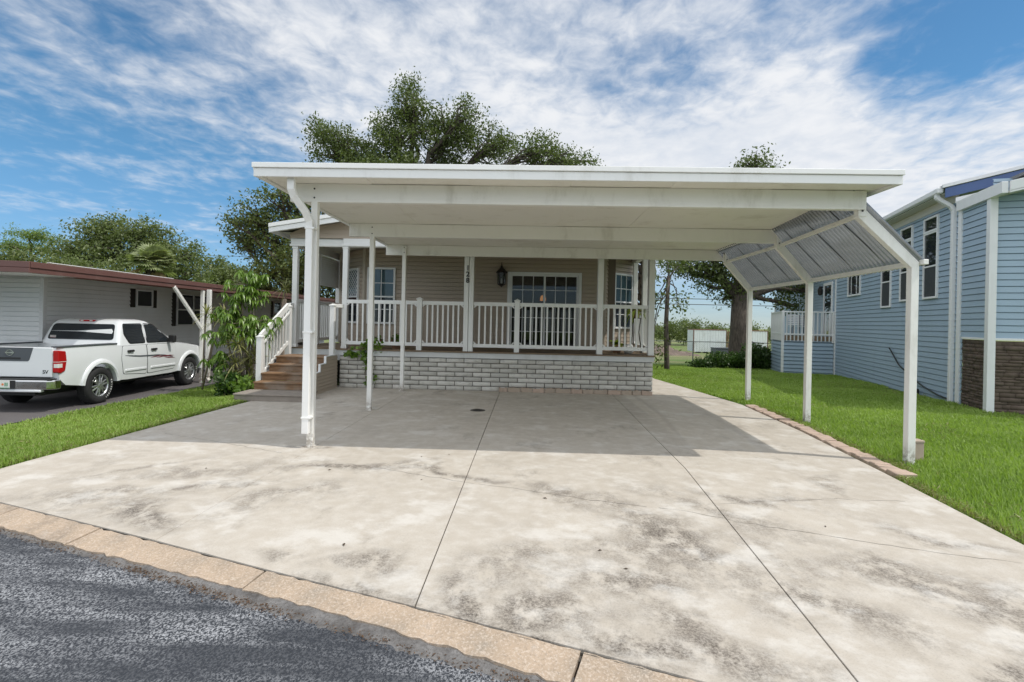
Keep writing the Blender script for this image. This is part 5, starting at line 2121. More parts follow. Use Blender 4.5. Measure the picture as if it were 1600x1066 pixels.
def slab_roof(mb, t0, t1, w, ze, over):
    a, b = S + D * t0 + N * over, S + D * t1 + N * over
    c, d_ = b + FR * (w + over), a + FR * (w + over)
    zr = ze + RS * (w + over)
    vs = [(a.x, a.y, ze), (b.x, b.y, ze), (c.x, c.y, zr), (d_.x, d_.y, zr)]
    vs += [(x, y, z - 0.06) for (x, y, z) in vs]
    mb.add(vs, [(0, 1, 2, 3), (7, 6, 5, 4), (0, 4, 5, 1), (1, 5, 6, 2), (2, 6, 7, 3), (3, 7, 4, 0)])


slab_roof(m, -0.22, 9.3, 4.2, 4.80, 0.34)
slab_roof(m, 9.35, 23, 3.6, 4.12, 0.30)
slab_roof(m, -2.0, -0.23, 3.8, 4.62, -0.30)
rb = m.build('roof', M['grey_roof'], bh)


def rake(mb, t0, th_, zoff0, zoff1, ze, over, w):
    """sloping fascia board on a gable front at along-wall position t0"""
    a, b = S + D * t0 + N * over, S + D * t0 + FR * w
    L_ = w + over
    vs = []
    for (q, k) in ((a, 0.0), (b, L_)):
        for z in (zoff0, zoff1):
            for t in (0, th_):
                r = q - D * t
                vs.append((r.x, r.y, ze + RS * k + z))
    mb.add(vs, [(0, 1, 3, 2), (4, 6, 7, 5), (0, 4, 5, 1), (2, 3, 7, 6), (0, 2, 6, 4), (1, 5, 7, 3)])


m = MB(); rake(m, -0.20, 0.05, -0.005, -0.075, 4.81, 0.36, 4.2); m.build('rake_board', M['white_trim'], rb)
m = MB(); rake(m, -0.19, 0.03, -0.08, -0.29, 4.81, 0.30, 4.2); m.build('gable_band', M['blue_dark'], rb)
m = MB(); rake(m, -0.18, 0.025, -0.295, -0.42, 4.81, 0.10, 4.2); m.build('gable_band', M['white_trim'], rb)
m = MB(); rake(m, -1.93, 0.05, 0.02, -0.16, 4.40, -0.02, 3.8); rake(m, -1.925, 0.05, -0.165, -0.20, 4.40, -0.02, 3.8); m.build('porch_fascia', M['white_trim'], rb, bevel=0.004)
fb('porch_eave', M['white_trim'], [(-1.94, -0.22, 0.0, 0.10, 4.20, 4.42)], parent=rb)
m = MB(); rake(m, -0.23, 1.68, -0.16, -0.19, 4.40, 0.0, 3.8); m.build('porch_soffit', M['cream'], rb)
m = MB()
q = [S + D * (-0.17) + N * 0.0, S + D * (-0.17) + FR * 4.2]
m.add([(q[0].x, q[0].y, 4.0), (q[1].x, q[1].y, 4.0), (q[1].x, q[1].y, 5.3), (q[0].x, q[0].y, 4.55)], [(0, 1, 2, 3)])
m.build('gable', M['blue'], bh)
# windows on the long side
WT = M['white_trim']
window_unit(bh, S, D, N, 0.80, 1.46, 4.02, 4.30, WT, [(4.02, 4.30, M['glass'])], fw=0.05)
window_unit(bh, S, D, N, 0.80, 1.46, 2.40, 3.93, WT, [(2.40, 3.14, M['screen']), (3.14, 3.93, M['glass'])], fw=0.05)
window_unit(bh, S, D, N, 2.24, 2.92, 4.02, 4.30, WT, [(4.02, 4.30, M['glass'])], fw=0.05)
window_unit(bh, S, D, N, 2.24, 2.92, 2.40, 3.93, WT, [(2.40, 3.14, M['screen']), (3.14, 3.93, M['glass'])], fw=0.05)
window_unit(bh, S, D, N, 3.68, 4.34, 2.27, 3.40, WT, [(2.27, 2.98, M['screen']), (2.98, 3.40, M['glass'])], fw=0.05)
w4 = window_unit(bh, S, D, N, 6.40, 7.66, 2.78, 3.48, WT, [(2.78, 3.48, M['glass'])], fw=0.06)
for u_ in (6.72, 7.30):
    fb('mullion', WT, [(u_, u_ + 0.04, 0.037, 0.05, 2.79, 3.47)], parent=w4)
window_unit(bh, S, D, N, 20.2, 20.7, 2.5, 3.1, WT, [(2.5, 3.1, M['screen'])], fw=0.05)
ed = fb('door', WT, [(9.75, 9.87, 0.0, 0.06, 1.25, 3.45), (10.95, 11.07, 0.0, 0.06, 1.25, 3.45), (9.87, 10.95, 0.0, 0.06, 3.33, 3.45)])
fb('pane', M['glass'], [(9.87, 10.95, 0.0, 0.04, 1.25, 3.33)], parent=ed)
# raised side deck with white railing
tD0, tD1, wD = 9.42, 12.0, 1.85
m = MB()
m.frame_box(S, D, N, tD0, tD1, 0.02, wD, 1.05, 1.22)
dkk = m.build('deck', M['deck'], bh)
m = MB()
siding(m, S + D * tD0 + N * wD, -N, -D, wD - 0.05, -0.35, 1.04, 0.15, 0.045, gap=0.04)
siding(m, S + D * (tD1) + N * wD, -D, N, tD1 - tD0, -0.5, 1.04, 0.15, 0.045, gap=0.04)
m.build('deck_skirt', M['blue'], bh)
fb('corner_board', WT, [(tD0 - 0.05, tD0 + 0.06, wD - 0.04, wD + 0.05, -0.5, 1.04)])
railobj = MB()
A0 = S + D * tD0 + N * wD; A1 = S + D * tD0 + N * 0.06; A2 = S + D * tD1 + N * wD
for (a, b) in ((A0, A1), (A0, A2)):
    a3, b3 = Vector((a.x, a.y, 2.20)), Vector((b.x, b.y, 2.20))
    railobj.bar(a3, b3, 0.08, 0.05)
    railobj.bar(a3 - Vector((0, 0, 0.9)), b3 - Vector((0, 0, 0.9)), 0.05, 0.06)
for q in (A0, A1, A2):
    railobj.box(q.x - .045, q.x + .045, q.y - .045, q.y + .045, 0.98, 2.24)
rl = railobj.build('railing', WT, bh, bevel=0.004)
for (a, b, st_) in ((A0, A1, 0.13), (A0, A2, 0.13)):
    k = int((b - a).length / st_)
    for i in range(1, k):
        q = a.lerp(b, i / k)
        mm = MB(); mm.box(q.x - .02, q.x + .02, q.y - .02, q.y + .02, 1.02, 2.18); mm.build('baluster', WT, rl)
# lamp and striped chairs on that deck
m = MB()
q = S + D * 11.35 + N * 0.12
m.lathe([(0, 3.35), (0.06, 3.3), (0.10, 3.2), (0.08, 3.0), (0.0, 2.95)], (q.x, q.y, 0), 8)
m.box(q.x - .03, q.x + .12, q.y - .03, q.y + .03, 3.3, 3.36)
tag(m.build('wall_lantern', M['bronze']), 'dark lantern on the blue wall beside the raised side deck door', 'lantern')
for (dt, dn) in ((10.3, 1.2), (11.0, 0.9)):
    q = S + D * dt + N * dn
    ch = empty('patio_chair', (q.x, q.y, 1.22), 'white strap patio chair on the blue house side deck', 'chair', 'patio chairs on the blue house deck')
    for (i, j) in ((-.25, -.25), (.25, -.25), (-.25, .25), (.25, .25)):
        f_ = MB()
        f_.tube([(q.x + i, q.y + j, 1.225), (q.x + i, q.y + j, 1.65 if j < 0 else 2.1)], 0.018, 6)
        f_.build('leg', M['black'], ch)
    f_ = MB()
    for k in range(6):
        f_.box(q.x - .25, q.x + .25, q.y - .25 + k * .085, q.y - .19 + k * .085, 1.62, 1.64)
    f_.build('seat', WT, ch)
    f_ = MB()
    for k in range(6):
        f_.box(q.x - .25, q.x + .25, q.y + .24, q.y + .26, 1.68 + k * .075, 1.73 + k * .075)
    f_.build('backrest', WT, ch)
# garden hose against the wall
hp = [(3.6, 1.05), (2.9, 0.62), (2.1, 0.36), (1.3, 0.18), (0.6, 0.08), (0.1, 0.05), (-0.1, 0.03)]
pts = []
for i in range(len(hp) - 1):
    for k in range(4):
        t = k / 4
        pts.append(S + D * (hp[i][0] + (hp[i + 1][0] - hp[i][0]) * t) + N * 0.06 + Vector((0, 0, hp[i][1] + (hp[i + 1][1] - hp[i][1]) * t)))
m = MB(); m.tube(pts, 0.018, 8)
tag(m.build('garden_hose', M['hose'], smooth=True), 'dark garden hose hanging down the blue siding to the grass', 'hose')
m = MB(); q = S + D * 1.55 + N * 0.12; m.lathe([(0.0, .11), (.05, .10), (.06, 0.03), (.06, -.05)], (q.x, q.y, 0), 12)
m.bar((q.x, q.y, .05), (q.x - .1, q.y, .02), .05, .05)
tag(m.build('vent_cap', M['black']), 'small black vent cap at the foot of the blue wall', 'vent')

# ------------------------------------------------------------------ foliage
def leaf_quads(C, rng, size, asp=0.45, up=0.35, droop=None):
    """one diamond leaf per centre; returns V, F"""
    n = len(C)
    ax = rng.normal(size=(n, 3))
    if droop is not None:
        ax = droop + rng.normal(size=(n, 3)) * 0.35
    ax /= np.linalg.norm(ax, axis=1, keepdims=True) + 1e-9
    nr = rng.normal(size=(n, 3)); nr[:, 2] += up
    nr -= ax * np.sum(nr * ax, axis=1, keepdims=True)
    nr /= np.linalg.norm(nr, axis=1, keepdims=True) + 1e-9
    sd = np.cross(ax, nr)
    s = (size * rng.uniform(0.65, 1.35, size=n))[:, None]
    a = C - ax * s * 0.5
    b = C + sd * s * asp * 0.5 + nr * s * 0.06
    c = C + ax * s * 0.5
    d = C - sd * s * asp * 0.5 + nr * s * 0.06
    V = np.stack([a, b, c, d], axis=1).reshape(-1, 3)
    F = np.arange(n * 4).reshape(n, 4)
    return V, F


def tree(name, label, cat, base, blobs, seed, leaf=0.11, per_m3=3.2, leaves=42, sig=0.24, trunk_r=0.35, fork=None,
         mat=None, bmat=None, group=None, twigs=True, asp=0.5, maxc=900, trunk_lean=0.0):
    rng = np.random.default_rng(seed)
    rnd = random.Random(seed)
    bx, by, bz = base
    e = empty(name, (bx, by, bz), label, cat, group)
    mat = mat or M['oak_leaf']; bmat = bmat or M['bark']
    cent = []
    owners = []
    for bi, (cx, cy, cz, rx, ry, rz) in enumerate(blobs):
        vol = 4.19 * rx * ry * rz
        k = int(max(5, min(maxc, per_m3 * vol ** 0.85)))
        d = rng.normal(size=(k, 3)); d /= np.linalg.norm(d, axis=1, keepdims=True)
        r = np.where(rng.random(k) < 0.62, rng.uniform(0.68, 1.06, k), rng.random(k) ** (1 / 2.2))
        wob = 0.86 + 0.22 * np.sin(d[:, 0] * 5.1 + bi) * np.cos(d[:, 2] * 4.3 + 2 * bi) + 0.12 * np.sin(d[:, 1] * 9 + bi)
        p = d * (r * wob)[:, None] * np.array([rx, ry, rz]) + np.array([cx, cy, cz])
        cent.append(p); owners += [bi] * k
    cent = np.concatenate(cent)
    nl = rng.poisson(leaves, size=len(cent)).clip(4)
    idx = np.repeat(np.arange(len(cent)), nl)
    off = rng.normal(size=(len(idx), 3)) * sig * np.array([1.0, 1.0, 0.6])
    # leaves strung along little twigs: stretch each cluster in its own direction
    tw = rng.normal(size=(len(cent), 3)); tw /= np.linalg.norm(tw, axis=1, keepdims=True)
    off += tw[idx] * (rng.uniform(-1.3, 1.3, size=len(idx)) * sig)[:, None]
    C = cent[idx] + off
    V, F = leaf_quads(C, rng, leaf, asp)
    tint = (rng.random(len(cent)) * 0.55)[idx] + rng.random(len(idx)) * 0.45
    numpy_mesh('crown', V, F, mat, e, tint)
    # trunk, limbs to each blob, branchlets to some clusters
    t = MB()
    top = min(b[2] for b in blobs)
    fz = fork if fork is not None else max(bz + 1.5, top - 0.5)
    fp = Vector((bx + trunk_lean, by, fz))
    t.tube([Vector((bx, by, bz - 0.4)), Vector((bx, by, bz + 0.25)), Vector((bx + trunk_lean * .5 + rnd.uniform(-.1, .1), by, (bz + fz) / 2)), fp],
           [trunk_r * 1.5, trunk_r * 1.1, trunk_r * 0.92, trunk_r * 0.8], 10)
    for bi, (cx, cy, cz, rx, ry, rz) in enumerate(blobs):
        c = Vector((cx, cy, cz))
        L = (c - fp).length
        mid = fp.lerp(c, 0.5) + Vector((rnd.uniform(-.1, .1) * L, rnd.uniform(-.1, .1) * L, rnd.uniform(-0.02, .14) * L))
        r0 = trunk_r * min(0.62, 0.28 + 0.05 * rx * 2)
        q1 = fp.lerp(mid, .55) + Vector((rnd.uniform(-.06, .06), 0, rnd.uniform(-.06, .06))) * L
        q2 = mid.lerp(c, .6) + Vector((rnd.uniform(-.06, .06), 0, rnd.uniform(-.06, .06))) * L
        t.tube([fp - Vector((0, 0, .3)), q1, mid, q2, c], [r0, r0 * .85, r0 * .6, r0 * .45, r0 * .28], 6)
        if twigs:
            mine = [i for i, o_ in enumerate(owners) if o_ == bi]
            rnd.shuffle(mine)
            for i in mine[:min(len(mine), 26)]:
                p = Vector(cent[i])
                s_ = mid.lerp(c, rnd.uniform(0.3, 1.0))
                mm = s_.lerp(p, .5) + Vector((rnd.uniform(-.12, .12), rnd.uniform(-.12, .12), rnd.uniform(-.05, .15))) * (p - s_).length
                t.tube([s_, mm, p], [r0 * .26, r0 * .17, max(.006, r0 * .06)], 4, cap=False)
    tr = t.build('trunk', bmat, e, smooth=True, recalc=False)
    return e


TR = {
'A': ((-7.1, 31.0, -0.59), [(-11.6, 30.4, 11.6, 1.5, 1.3, 1.5), (-12.7, 30.9, 12.7, 0.7, 0.8, 0.8), (-10.1, 30.9, 11.2, 1.5, 1.4, 1.1), (-7.7, 30.1, 12.1, 1.8, 1.7, 1.8), (-7.1, 30.0, 13.9, 1.2, 1.1, 1.3), (-7.4, 30.8, 15.2, 0.7, 0.8, 0.6), (-5.0, 31.2, 12.5, 2.1, 1.9, 1.6), (-3.8, 30.2, 13.4, 1.0, 0.9, 0.9), (-2.2, 31.9, 12.2, 1.5, 1.3, 1.3), (0.2, 30.1, 11.3, 1.5, 1.4, 1.1), (2.0, 29.8, 10.8, 1.5, 1.4, 0.5), (-8.4, 29.8, 9.8, 2.5, 2.3, 1.1), (-5.3, 33.1, 10.5, 3.2, 2.9, 1.2), (3.4, 31.4, 11.2, 0.6, 0.8, 0.3)]),
'B': ((-10.6, 24.0, -0.36), [(-11.3, 23.5, 7.1, 1.1, 1.0, 0.7), (-12.5, 23.6, 6.2, 1.0, 0.9, 0.9), (-10.7, 24.3, 6.5, 1.3, 1.2, 1.2), (-13.5, 24.4, 5.2, 0.9, 0.8, 0.9), (-12.0, 24.3, 5.3, 1.5, 1.3, 1.3), (-9.8, 22.8, 4.3, 1.7, 1.5, 1.7), (-11.9, 23.7, 3.6, 1.3, 1.2, 1.2), (-12.6, 23.6, 2.9, 0.9, 0.8, 0.6), (-9.7, 24.1, 6.2, 1.2, 1.1, 1.2), (-9.1, 24.2, 3.3, 1.5, 1.3, 1.5), (-13.2, 23.5, 5.8, 0.6, 0.8, 0.4), (-8.3, 24.0, 4.4, 1.5, 1.3, 1.8)]),
'C': ((-41.0, 42.0, -0.96), [(-40.1, 40.8, 7.6, 1.7, 1.5, 0.6), (-43.2, 42.1, 7.0, 1.2, 1.1, 0.6), (-40.3, 42.5, 6.8, 1.2, 1.1, 0.5), (-39.6, 42.6, 7.5, 0.9, 0.8, 0.4), (-42.8, 43.0, 6.8, 1.6, 1.4, 0.5)]),
'D': ((-28.6, 36.0, -0.76), [(-30.6, 36.2, 7.0, 1.7, 1.5, 1.1), (-29.7, 36.4, 7.8, 1.3, 1.2, 0.8), (-27.4, 35.9, 7.4, 1.5, 1.4, 0.9), (-26.5, 36.9, 6.7, 1.5, 1.4, 1.1), (-32.2, 36.4, 5.6, 2.0, 1.8, 1.1), (-29.1, 36.6, 6.0, 2.7, 2.4, 1.3), (-25.8, 35.6, 5.4, 2.0, 1.8, 1.2), (-24.1, 36.2, 5.6, 1.4, 1.3, 1.1), (-22.9, 35.5, 4.4, 0.9, 0.8, 0.8), (-25.0, 36.1, 4.3, 2.2, 2.0, 1.0), (-28.4, 33.6, 4.2, 2.9, 2.6, 0.8)]),
'E': ((-33.4, 33.0, -0.66), [(-33.8, 32.7, 4.9, 1.4, 1.3, 0.6), (-33.1, 34.0, 4.8, 1.7, 1.5, 0.7), (-30.1, 32.9, 4.7, 1.2, 1.1, 0.6), (-31.9, 33.1, 3.8, 2.4, 2.2, 0.6)]),
'F': ((-27.1, 46.0, -1.09), [(-27.9, 46.3, 6.1, 0.9, 0.8, 0.7), (-28.8, 45.6, 6.1, 0.8, 0.8, 0.7), (-25.7, 45.3, 5.2, 1.7, 1.5, 0.8), (-26.7, 44.8, 4.5, 2.2, 2.0, 1.0), (-23.8, 45.2, 3.2, 2.2, 2.0, 1.1)]),
'R': ((10.35, 26.0, -0.43), [(7.2, 25.7, 4.5, 1.1, 1.0, 0.6), (8.4, 25.9, 4.4, 1.4, 1.3, 1.0), (10.0, 25.7, 4.2, 1.6, 1.4, 1.4), (12.0, 26.8, 4.3, 1.6, 1.5, 1.5), (13.5, 26.6, 3.9, 1.6, 1.5, 1.0), (13.9, 25.3, 3.4, 0.9, 0.8, 0.7), (12.8, 26.0, 2.6, 1.0, 0.9, 0.4), (9.7, 26.5, 2.9, 0.8, 0.8, 0.3), (10.9, 25.9, 9.55, 0.95, 0.9, 0.6), (10.8, 25.9, 9.3, 0.7, 0.8, 0.5), (10.9, 26.2, 8.2, 1.6, 1.4, 1.4), (9.9, 25.5, 6.2, 2.8, 2.5, 1.4), (12.9, 26.8, 6.8, 2.3, 2.1, 1.5), (8.3, 26.1, 5.6, 1.6, 1.4, 1.0), (8.7, 25.6, 3.4, 0.6, 0.8, 0.4)]),
'S': ((5.8, 22.0, -0.30), [(5.3, 22.4, 2.6, 0.5, 0.8, 0.4), (6.2, 22.0, 2.8, 0.3, 0.8, 0.3), (5.0, 21.9, 1.8, 0.5, 0.8, 0.4), (6.4, 22.3, 4.1, 0.6, 0.8, 0.3), (5.3, 21.8, 3.5, 0.4, 0.8, 0.3), (6.2, 22.1, 2.3, 0.3, 0.8, 0.2), (5.2, 21.9, 0.7, 0.5, 0.8, 0.6), (5.7, 22.0, 4.3, 0.5, 0.8, 0.4), (5.2, 22.1, 1.2, 0.4, 0.8, 0.3)]),
}
tree('oak_tree', 'tall spreading live oak rising behind the carport roof', 'tree', *TR['A'], seed=11, leaf=0.16, per_m3=8.5, leaves=46, sig=0.26, trunk_r=0.55, fork=7.5)
tree('oak_tree', 'dense dark oak behind the porch left end, reaching down to the neighbour roof', 'tree', *TR['B'], seed=12, leaf=0.15, per_m3=9.0, leaves=44, sig=0.24, trunk_r=0.38, fork=2.4)
tree('pine_tree', 'flat topped bright green pine at the far left beyond the roof', 'tree', *TR['C'], seed=13, leaf=0.22, per_m3=6.0, leaves=44, sig=0.26, trunk_r=0.25, fork=6.0, mat=M['pine_leaf'], asp=0.3)
tree('oak_tree', 'broad grey green oak with a domed crown behind the left neighbour home', 'tree', *TR['D'], seed=14, leaf=0.20, per_m3=5.5, leaves=48, sig=0.32, trunk_r=0.45, fork=3.0, mat=M['oak_leaf_far'])
tree('oak_tree', 'low yellowish green tree at the left edge just above the brown roof', 'tree', *TR['E'], seed=15, leaf=0.19, per_m3=6.5, leaves=46, sig=0.3, trunk_r=0.28, fork=2.5, mat=M['oak_leaf_far'])
tree('oak_tree', 'small distant tree in the gap right of the domed oak, below the power line', 'tree', *TR['F'], seed=16, leaf=0.24, per_m3=6.0, leaves=44, sig=0.34, trunk_r=0.3, fork=2.5, mat=M['oak_leaf_far'])
tree('oak_tree', 'old oak with a thick brown trunk between the carport awning and the white trailers', 'tree', *TR['R'], seed=17, leaf=0.14, per_m3=8.0, leaves=38, sig=0.24, trunk_r=0.50, fork=3.1)
tree('young_tree', 'slender young tree with sparse leaves at the back of the right lawn', 'tree', *TR['S'], seed=18, leaf=0.16, per_m3=14.0, leaves=14, sig=0.22, trunk_r=0.10, fork=3.6)
# far line of trees beyond the trailers
for i, (x, y, rx, rz) in enumerate([(22.5, 84, 1.7, 1.0), (26.6, 86, 2.2, 1.5), (30.2, 85, 1.7, .9), (36.0, 88, 2.0, 1.1), (41.0, 86, 2.2, .9), (18.5, 80, 1.6, .6)]):
    z = -1.7
    tree('distant_tree', ['round distant tree just left of the white trailers', 'tallest of the distant trees above the white trailers', 'distant tree above the right end of the first trailer', 'distant tree behind the thick oak trunk', 'distant tree seen right of the thick oak trunk', 'low distant tree above the dirt mound'][i], 'tree', (x, y, z),
         [(x, y, z + 2.2 + rz * .3, rx, rx, rz * 1.2), (x - rx * .5, y, z + 1.6, rx * .8, rx * .8, rz), (x + rx * .6, y, z + 1.5, rx * .7, rx * .7, rz * .9)], seed=30 + i, leaf=0.34, per_m3=3.2, leaves=34, sig=0.5, trunk_r=0.2,
         mat=M['oak_leaf_far'], group='distant trees beyond the trailers', twigs=False, fork=z + 1.2)
# shrubs in front of the thick oak
for i, (x, z, r) in enumerate([(8.25, 0.0, .36), (8.9, 0.1, .52), (9.65, 0.1, .50), (10.4, 0.3, .74), (11.2, 0.25, .62), (7.8, -0.2, .24), (12.2, 0.2, .6)]):
    gzz = ground_z(x, 24.5)
    tree('shrub', ['mid sized leafy shrub near the left end of the row under the oak', 'rounded dark shrub third from the left under the oak', 'dense dark shrub at the foot of the oak trunk', 'tallest dark shrub right of the oak trunk', 'dark shrub behind the rear awning post', 'smallest shrub at the left end of the row under the oak', 'shrub at the right end of the row beside the blue house'][i], 'shrub', (x, 24.5, gzz),
         [(x, 24.5, gzz + r * .75, r, r, r * .8), (x + r * .5, 24.4, gzz + r * .5, r * .6, r * .6, r * .6), (x - r * .5, 24.6, gzz + r * .5, r * .6, r * .6, r * .55)], seed=50 + i, leaf=0.11, per_m3=70.0, leaves=26, sig=0.11, trunk_r=0.04,
         mat=M['shrub_leaf'], group='shrubs under the oak', twigs=False, fork=gzz + r * .4, asp=0.6)


# ------------------------------------------------------------------ palms
def palm(name, label, base, top, nf, fl, trunk_r, seed, dead=10, boots=True, fan=True):
    rng = np.random.default_rng(seed); rnd = random.Random(seed)
    e = empty(name, base, label, 'palm')
    t = MB()
    b, tp = Vector(base), Vector(top)
    t.tube([b - Vector((0, 0, .3)), b.lerp(tp, .5), tp], [trunk_r * 1.2, trunk_r, trunk_r], 12)
    if boots:
        z = b.z + 0.3
        while z < tp.z:
            for k in range(7):
                a = 2 * math.pi * (k + 0.5 * (int(z * 7) % 2)) / 7 + rnd.uniform(-.2, .2)
                d = Vector((math.cos(a), math.sin(a), 0))
                p = Vector((b.x, b.y, z)) + d * trunk_r * .9
                t.bar(p, p + d * 0.09 + Vector((0, 0, rnd.uniform(.12, .26))), 0.09, 0.03, up=d)
            z += 0.16
    t.build('trunk', M['bark'], e)
    for live in (True, False):
        VV, FF, TT = [], [], []
        n = nf if live else dead
        for k in range(n):
            az = rnd.uniform(0, 2 * math.pi)
            el = rnd.uniform(-0.25, 1.35) if live else rnd.uniform(-1.3, -0.4)
            d = Vector((math.cos(az) * math.cos(el), math.sin(az) * math.cos(el), math.sin(el)))
            L = fl * rnd.uniform(.75, 1.1)
            side_ = d.cross(Vector((0, 0, 1))).normalized()
            upv = side_.cross(d).normalized()
            hub = tp + d * L * .45
            for s in range(17):
                ang = R(-80 + 10 * s)
                dd = (d * math.cos(ang) + side_ * math.sin(ang)).normalized()
                LL = L * .6 * (0.75 + .25 * math.cos(ang))
                w = 0.06 * fl
                w2 = upv.cross(dd).normalized() if abs(upv.dot(dd)) < .99 else side_
                tip = hub + dd * LL + Vector((0, 0, -0.16 * LL - 0.1 * rnd.random()))
                mid = hub + dd * LL * .5 + upv * .03
                o = len(VV)
                VV += [hub, mid + w2 * w, tip, mid - w2 * w]
                FF.append((o, o + 1, o + 2, o + 3)); TT.append(rnd.random())
            o = len(VV)
            VV += [tp - side_ * .02, tp + side_ * .02, hub + side_ * .015, hub - side_ * .015]
            FF.append((o, o + 1, o + 2, o + 3)); TT.append(.5)
        if FF:
            numpy_mesh('fronds' if live else 'dry_fronds', np.array([tuple(v) for v in VV]), np.array(FF), M['palm_leaf' if live else 'palm_dead'], e, np.array(TT))
    return e


palm('fan_palm', 'grey green fan palm with dry skirt in front of the domed oak at left', (-19.9, 27.0, -0.46), (-19.9, 27.0, 4.1), 40, 1.35, 0.2, 5, dead=5)
palm('cabbage_palm', 'palm trunk with old leaf boots just behind the right end of the porch', (3.92, 18.0, -0.17), (3.98, 18.0, 4.9), 26, 1.3, 0.17, 6, dead=10)


# ------------------------------------------------------------------ garden plants by the steps
def rosette(VV, FF, TT, c, rnd, n, L, w, droop, el0=0.1, el1=0.7):
    """a whorl of long drooping leaflets, each a bent, folded blade"""
    for k in range(n):
        az = 2 * math.pi * k / n + rnd.uniform(-.3, .3)
        el = rnd.uniform(el0, el1)
        d = Vector((math.cos(az) * math.cos(el), math.sin(az) * math.cos(el), math.sin(el)))
        s = d.cross(Vector((0, 0, 1))).normalized()
        l = L * rnd.uniform(.7, 1.15)
        prev = None
        pts = []
        for i in range(5):
            t = i / 4
            p = c + d * l * t + Vector((0, 0, -droop * l * t * t))
            pts.append((p, w * math.sin(math.pi * min(.98, .12 + .86 * t)) * .5))
        tn = rnd.random()
        o = len(VV)
        for (p, h) in pts:
            VV += [p - s * h, p + Vector((0, 0, -h * .35)), p + s * h]
        for i in range(4):
            a = o + 3 * i
            FF += [(a, a + 1, a + 4, a + 3), (a + 1, a + 2, a + 5, a + 4)]; TT += [tn, tn]


def umbrella_plant():
    rnd = random.Random(77)
    base = Vector((-6.15, 11.35, -0.07))
    e = empty('umbrella_plant', base, 'glossy green umbrella plant with drooping leaf whorls beside the porch steps', 'plant')
    st = MB()
    VV, FF, TT = [], [], []
    # (stem top, number of whorls, spread)
    heads = [((-6.10, 11.3, 2.32), 22, .2), ((-6.22, 11.2, 2.02), 9, .16), ((-5.98, 11.25, 2.0), 9, .18), ((-6.46, 11.1, 1.72), 12, .16), ((-5.82, 11.1, 1.42), 20, .25), ((-6.15, 11.15, 1.5), 14, .24), ((-6.50, 11.1, 1.22), 14, .22), ((-6.55, 11.2, 1.48), 5, .12), ((-6.48, 11.0, .70), 9, .16), ((-6.42, 10.95, .35), 8, .15), ((-5.68, 11.1, 1.25), 9, .16)]
    for (h, n, sp) in heads:
        h = Vector(h)
        n = int(n * 1.7)
        mid = base.lerp(h, .55) + Vector((rnd.uniform(-.12, .12), rnd.uniform(-.08, .08), .1))
        st.tube([base + Vector((rnd.uniform(-.12, .12), rnd.uniform(-.08, .08), 0)), mid, h], [.024, .019, .013], 6)
        for k in range(n):
            q = h + Vector((rnd.gauss(0, sp), rnd.gauss(0, sp * .8), rnd.gauss(0, sp * .65)))
            st.tube([h - Vector((0, 0, .06)), q], [.007, .004], 4, cap=False)
            rosette(VV, FF, TT, q, rnd, rnd.randint(8, 10), .135, .045, 1.25, -.35, .45)
    st.build('stem', M['stem'], e, smooth=True, recalc=False)
    numpy_mesh('leaves', np.array([tuple(v) for v in VV]), np.array(FF), M['bright_leaf'], e, np.array(TT))


umbrella_plant()


def spiky(label, base, heads, seed, L=.42, n=34, mat='spike_leaf', name='dragon_plant'):
    rnd = random.Random(seed)
    e = empty(name, base, label, 'plant')
    st = MB(); VV, FF, TT = [], [], []
    b = Vector(base)
    for h in heads:
        h = Vector(h)
        st.tube([b, b.lerp(h, .6) + Vector((rnd.uniform(-.05, .05), 0, .03)), h], [.02, .016, .012], 6)
        rosette(VV, FF, TT, h, rnd, n, L, .026, .35, -0.5, 1.35)
    st.build('stem', M['stem'], e, smooth=True, recalc=False)
    numpy_mesh('leaves', np.array([tuple(v) for v in VV]), np.array(FF), M[mat], e, np.array(TT))


spiky('spiky yellow green plant growing in front of the umbrella plant stems', (-5.95, 10.95, -.05), [(-5.95, 10.85, .85), (-6.1, 10.8, .6), (-5.85, 10.9, .5), (-5.75, 10.9, .75), (-6.15, 10.9, .3), (-5.8, 10.85, .25), (-6.05, 10.8, 1.0)], 3)
spiky('spiky plant with reddish tips leaning beside the neighbour carport post', (-7.55, 12.0, -.15), [(-7.42, 11.9, 1.62), (-7.0, 11.9, 1.62), (-7.25, 11.95, 1.45)], 4, L=.4, n=26)
spiky('tall spiky plant behind the stair newel, its tuft near the porch column', (-6.0, 12.9, -.1), [(-6.03, 12.8, 2.28)], 5, L=.42, n=26)
# low foliage at the foot
for i, (x, y, r, lb) in enumerate([(-6.15, 10.55, .26, 'low dark green bush in front of the umbrella plant by the grass'), (-5.75, 10.45, .22, 'small bushy plant against the bottom porch step')]):
    tree('low_bush', lb, 'bush', (x, y, -.08), [(x, y, r * .7, r, r, r * .8)], seed=70 + i, leaf=.10, per_m3=260, leaves=22, sig=.07, trunk_r=.02, mat=M['shrub_leaf'] if i != 1 else M['bright_leaf'], twigs=False, fork=.1, asp=.5)

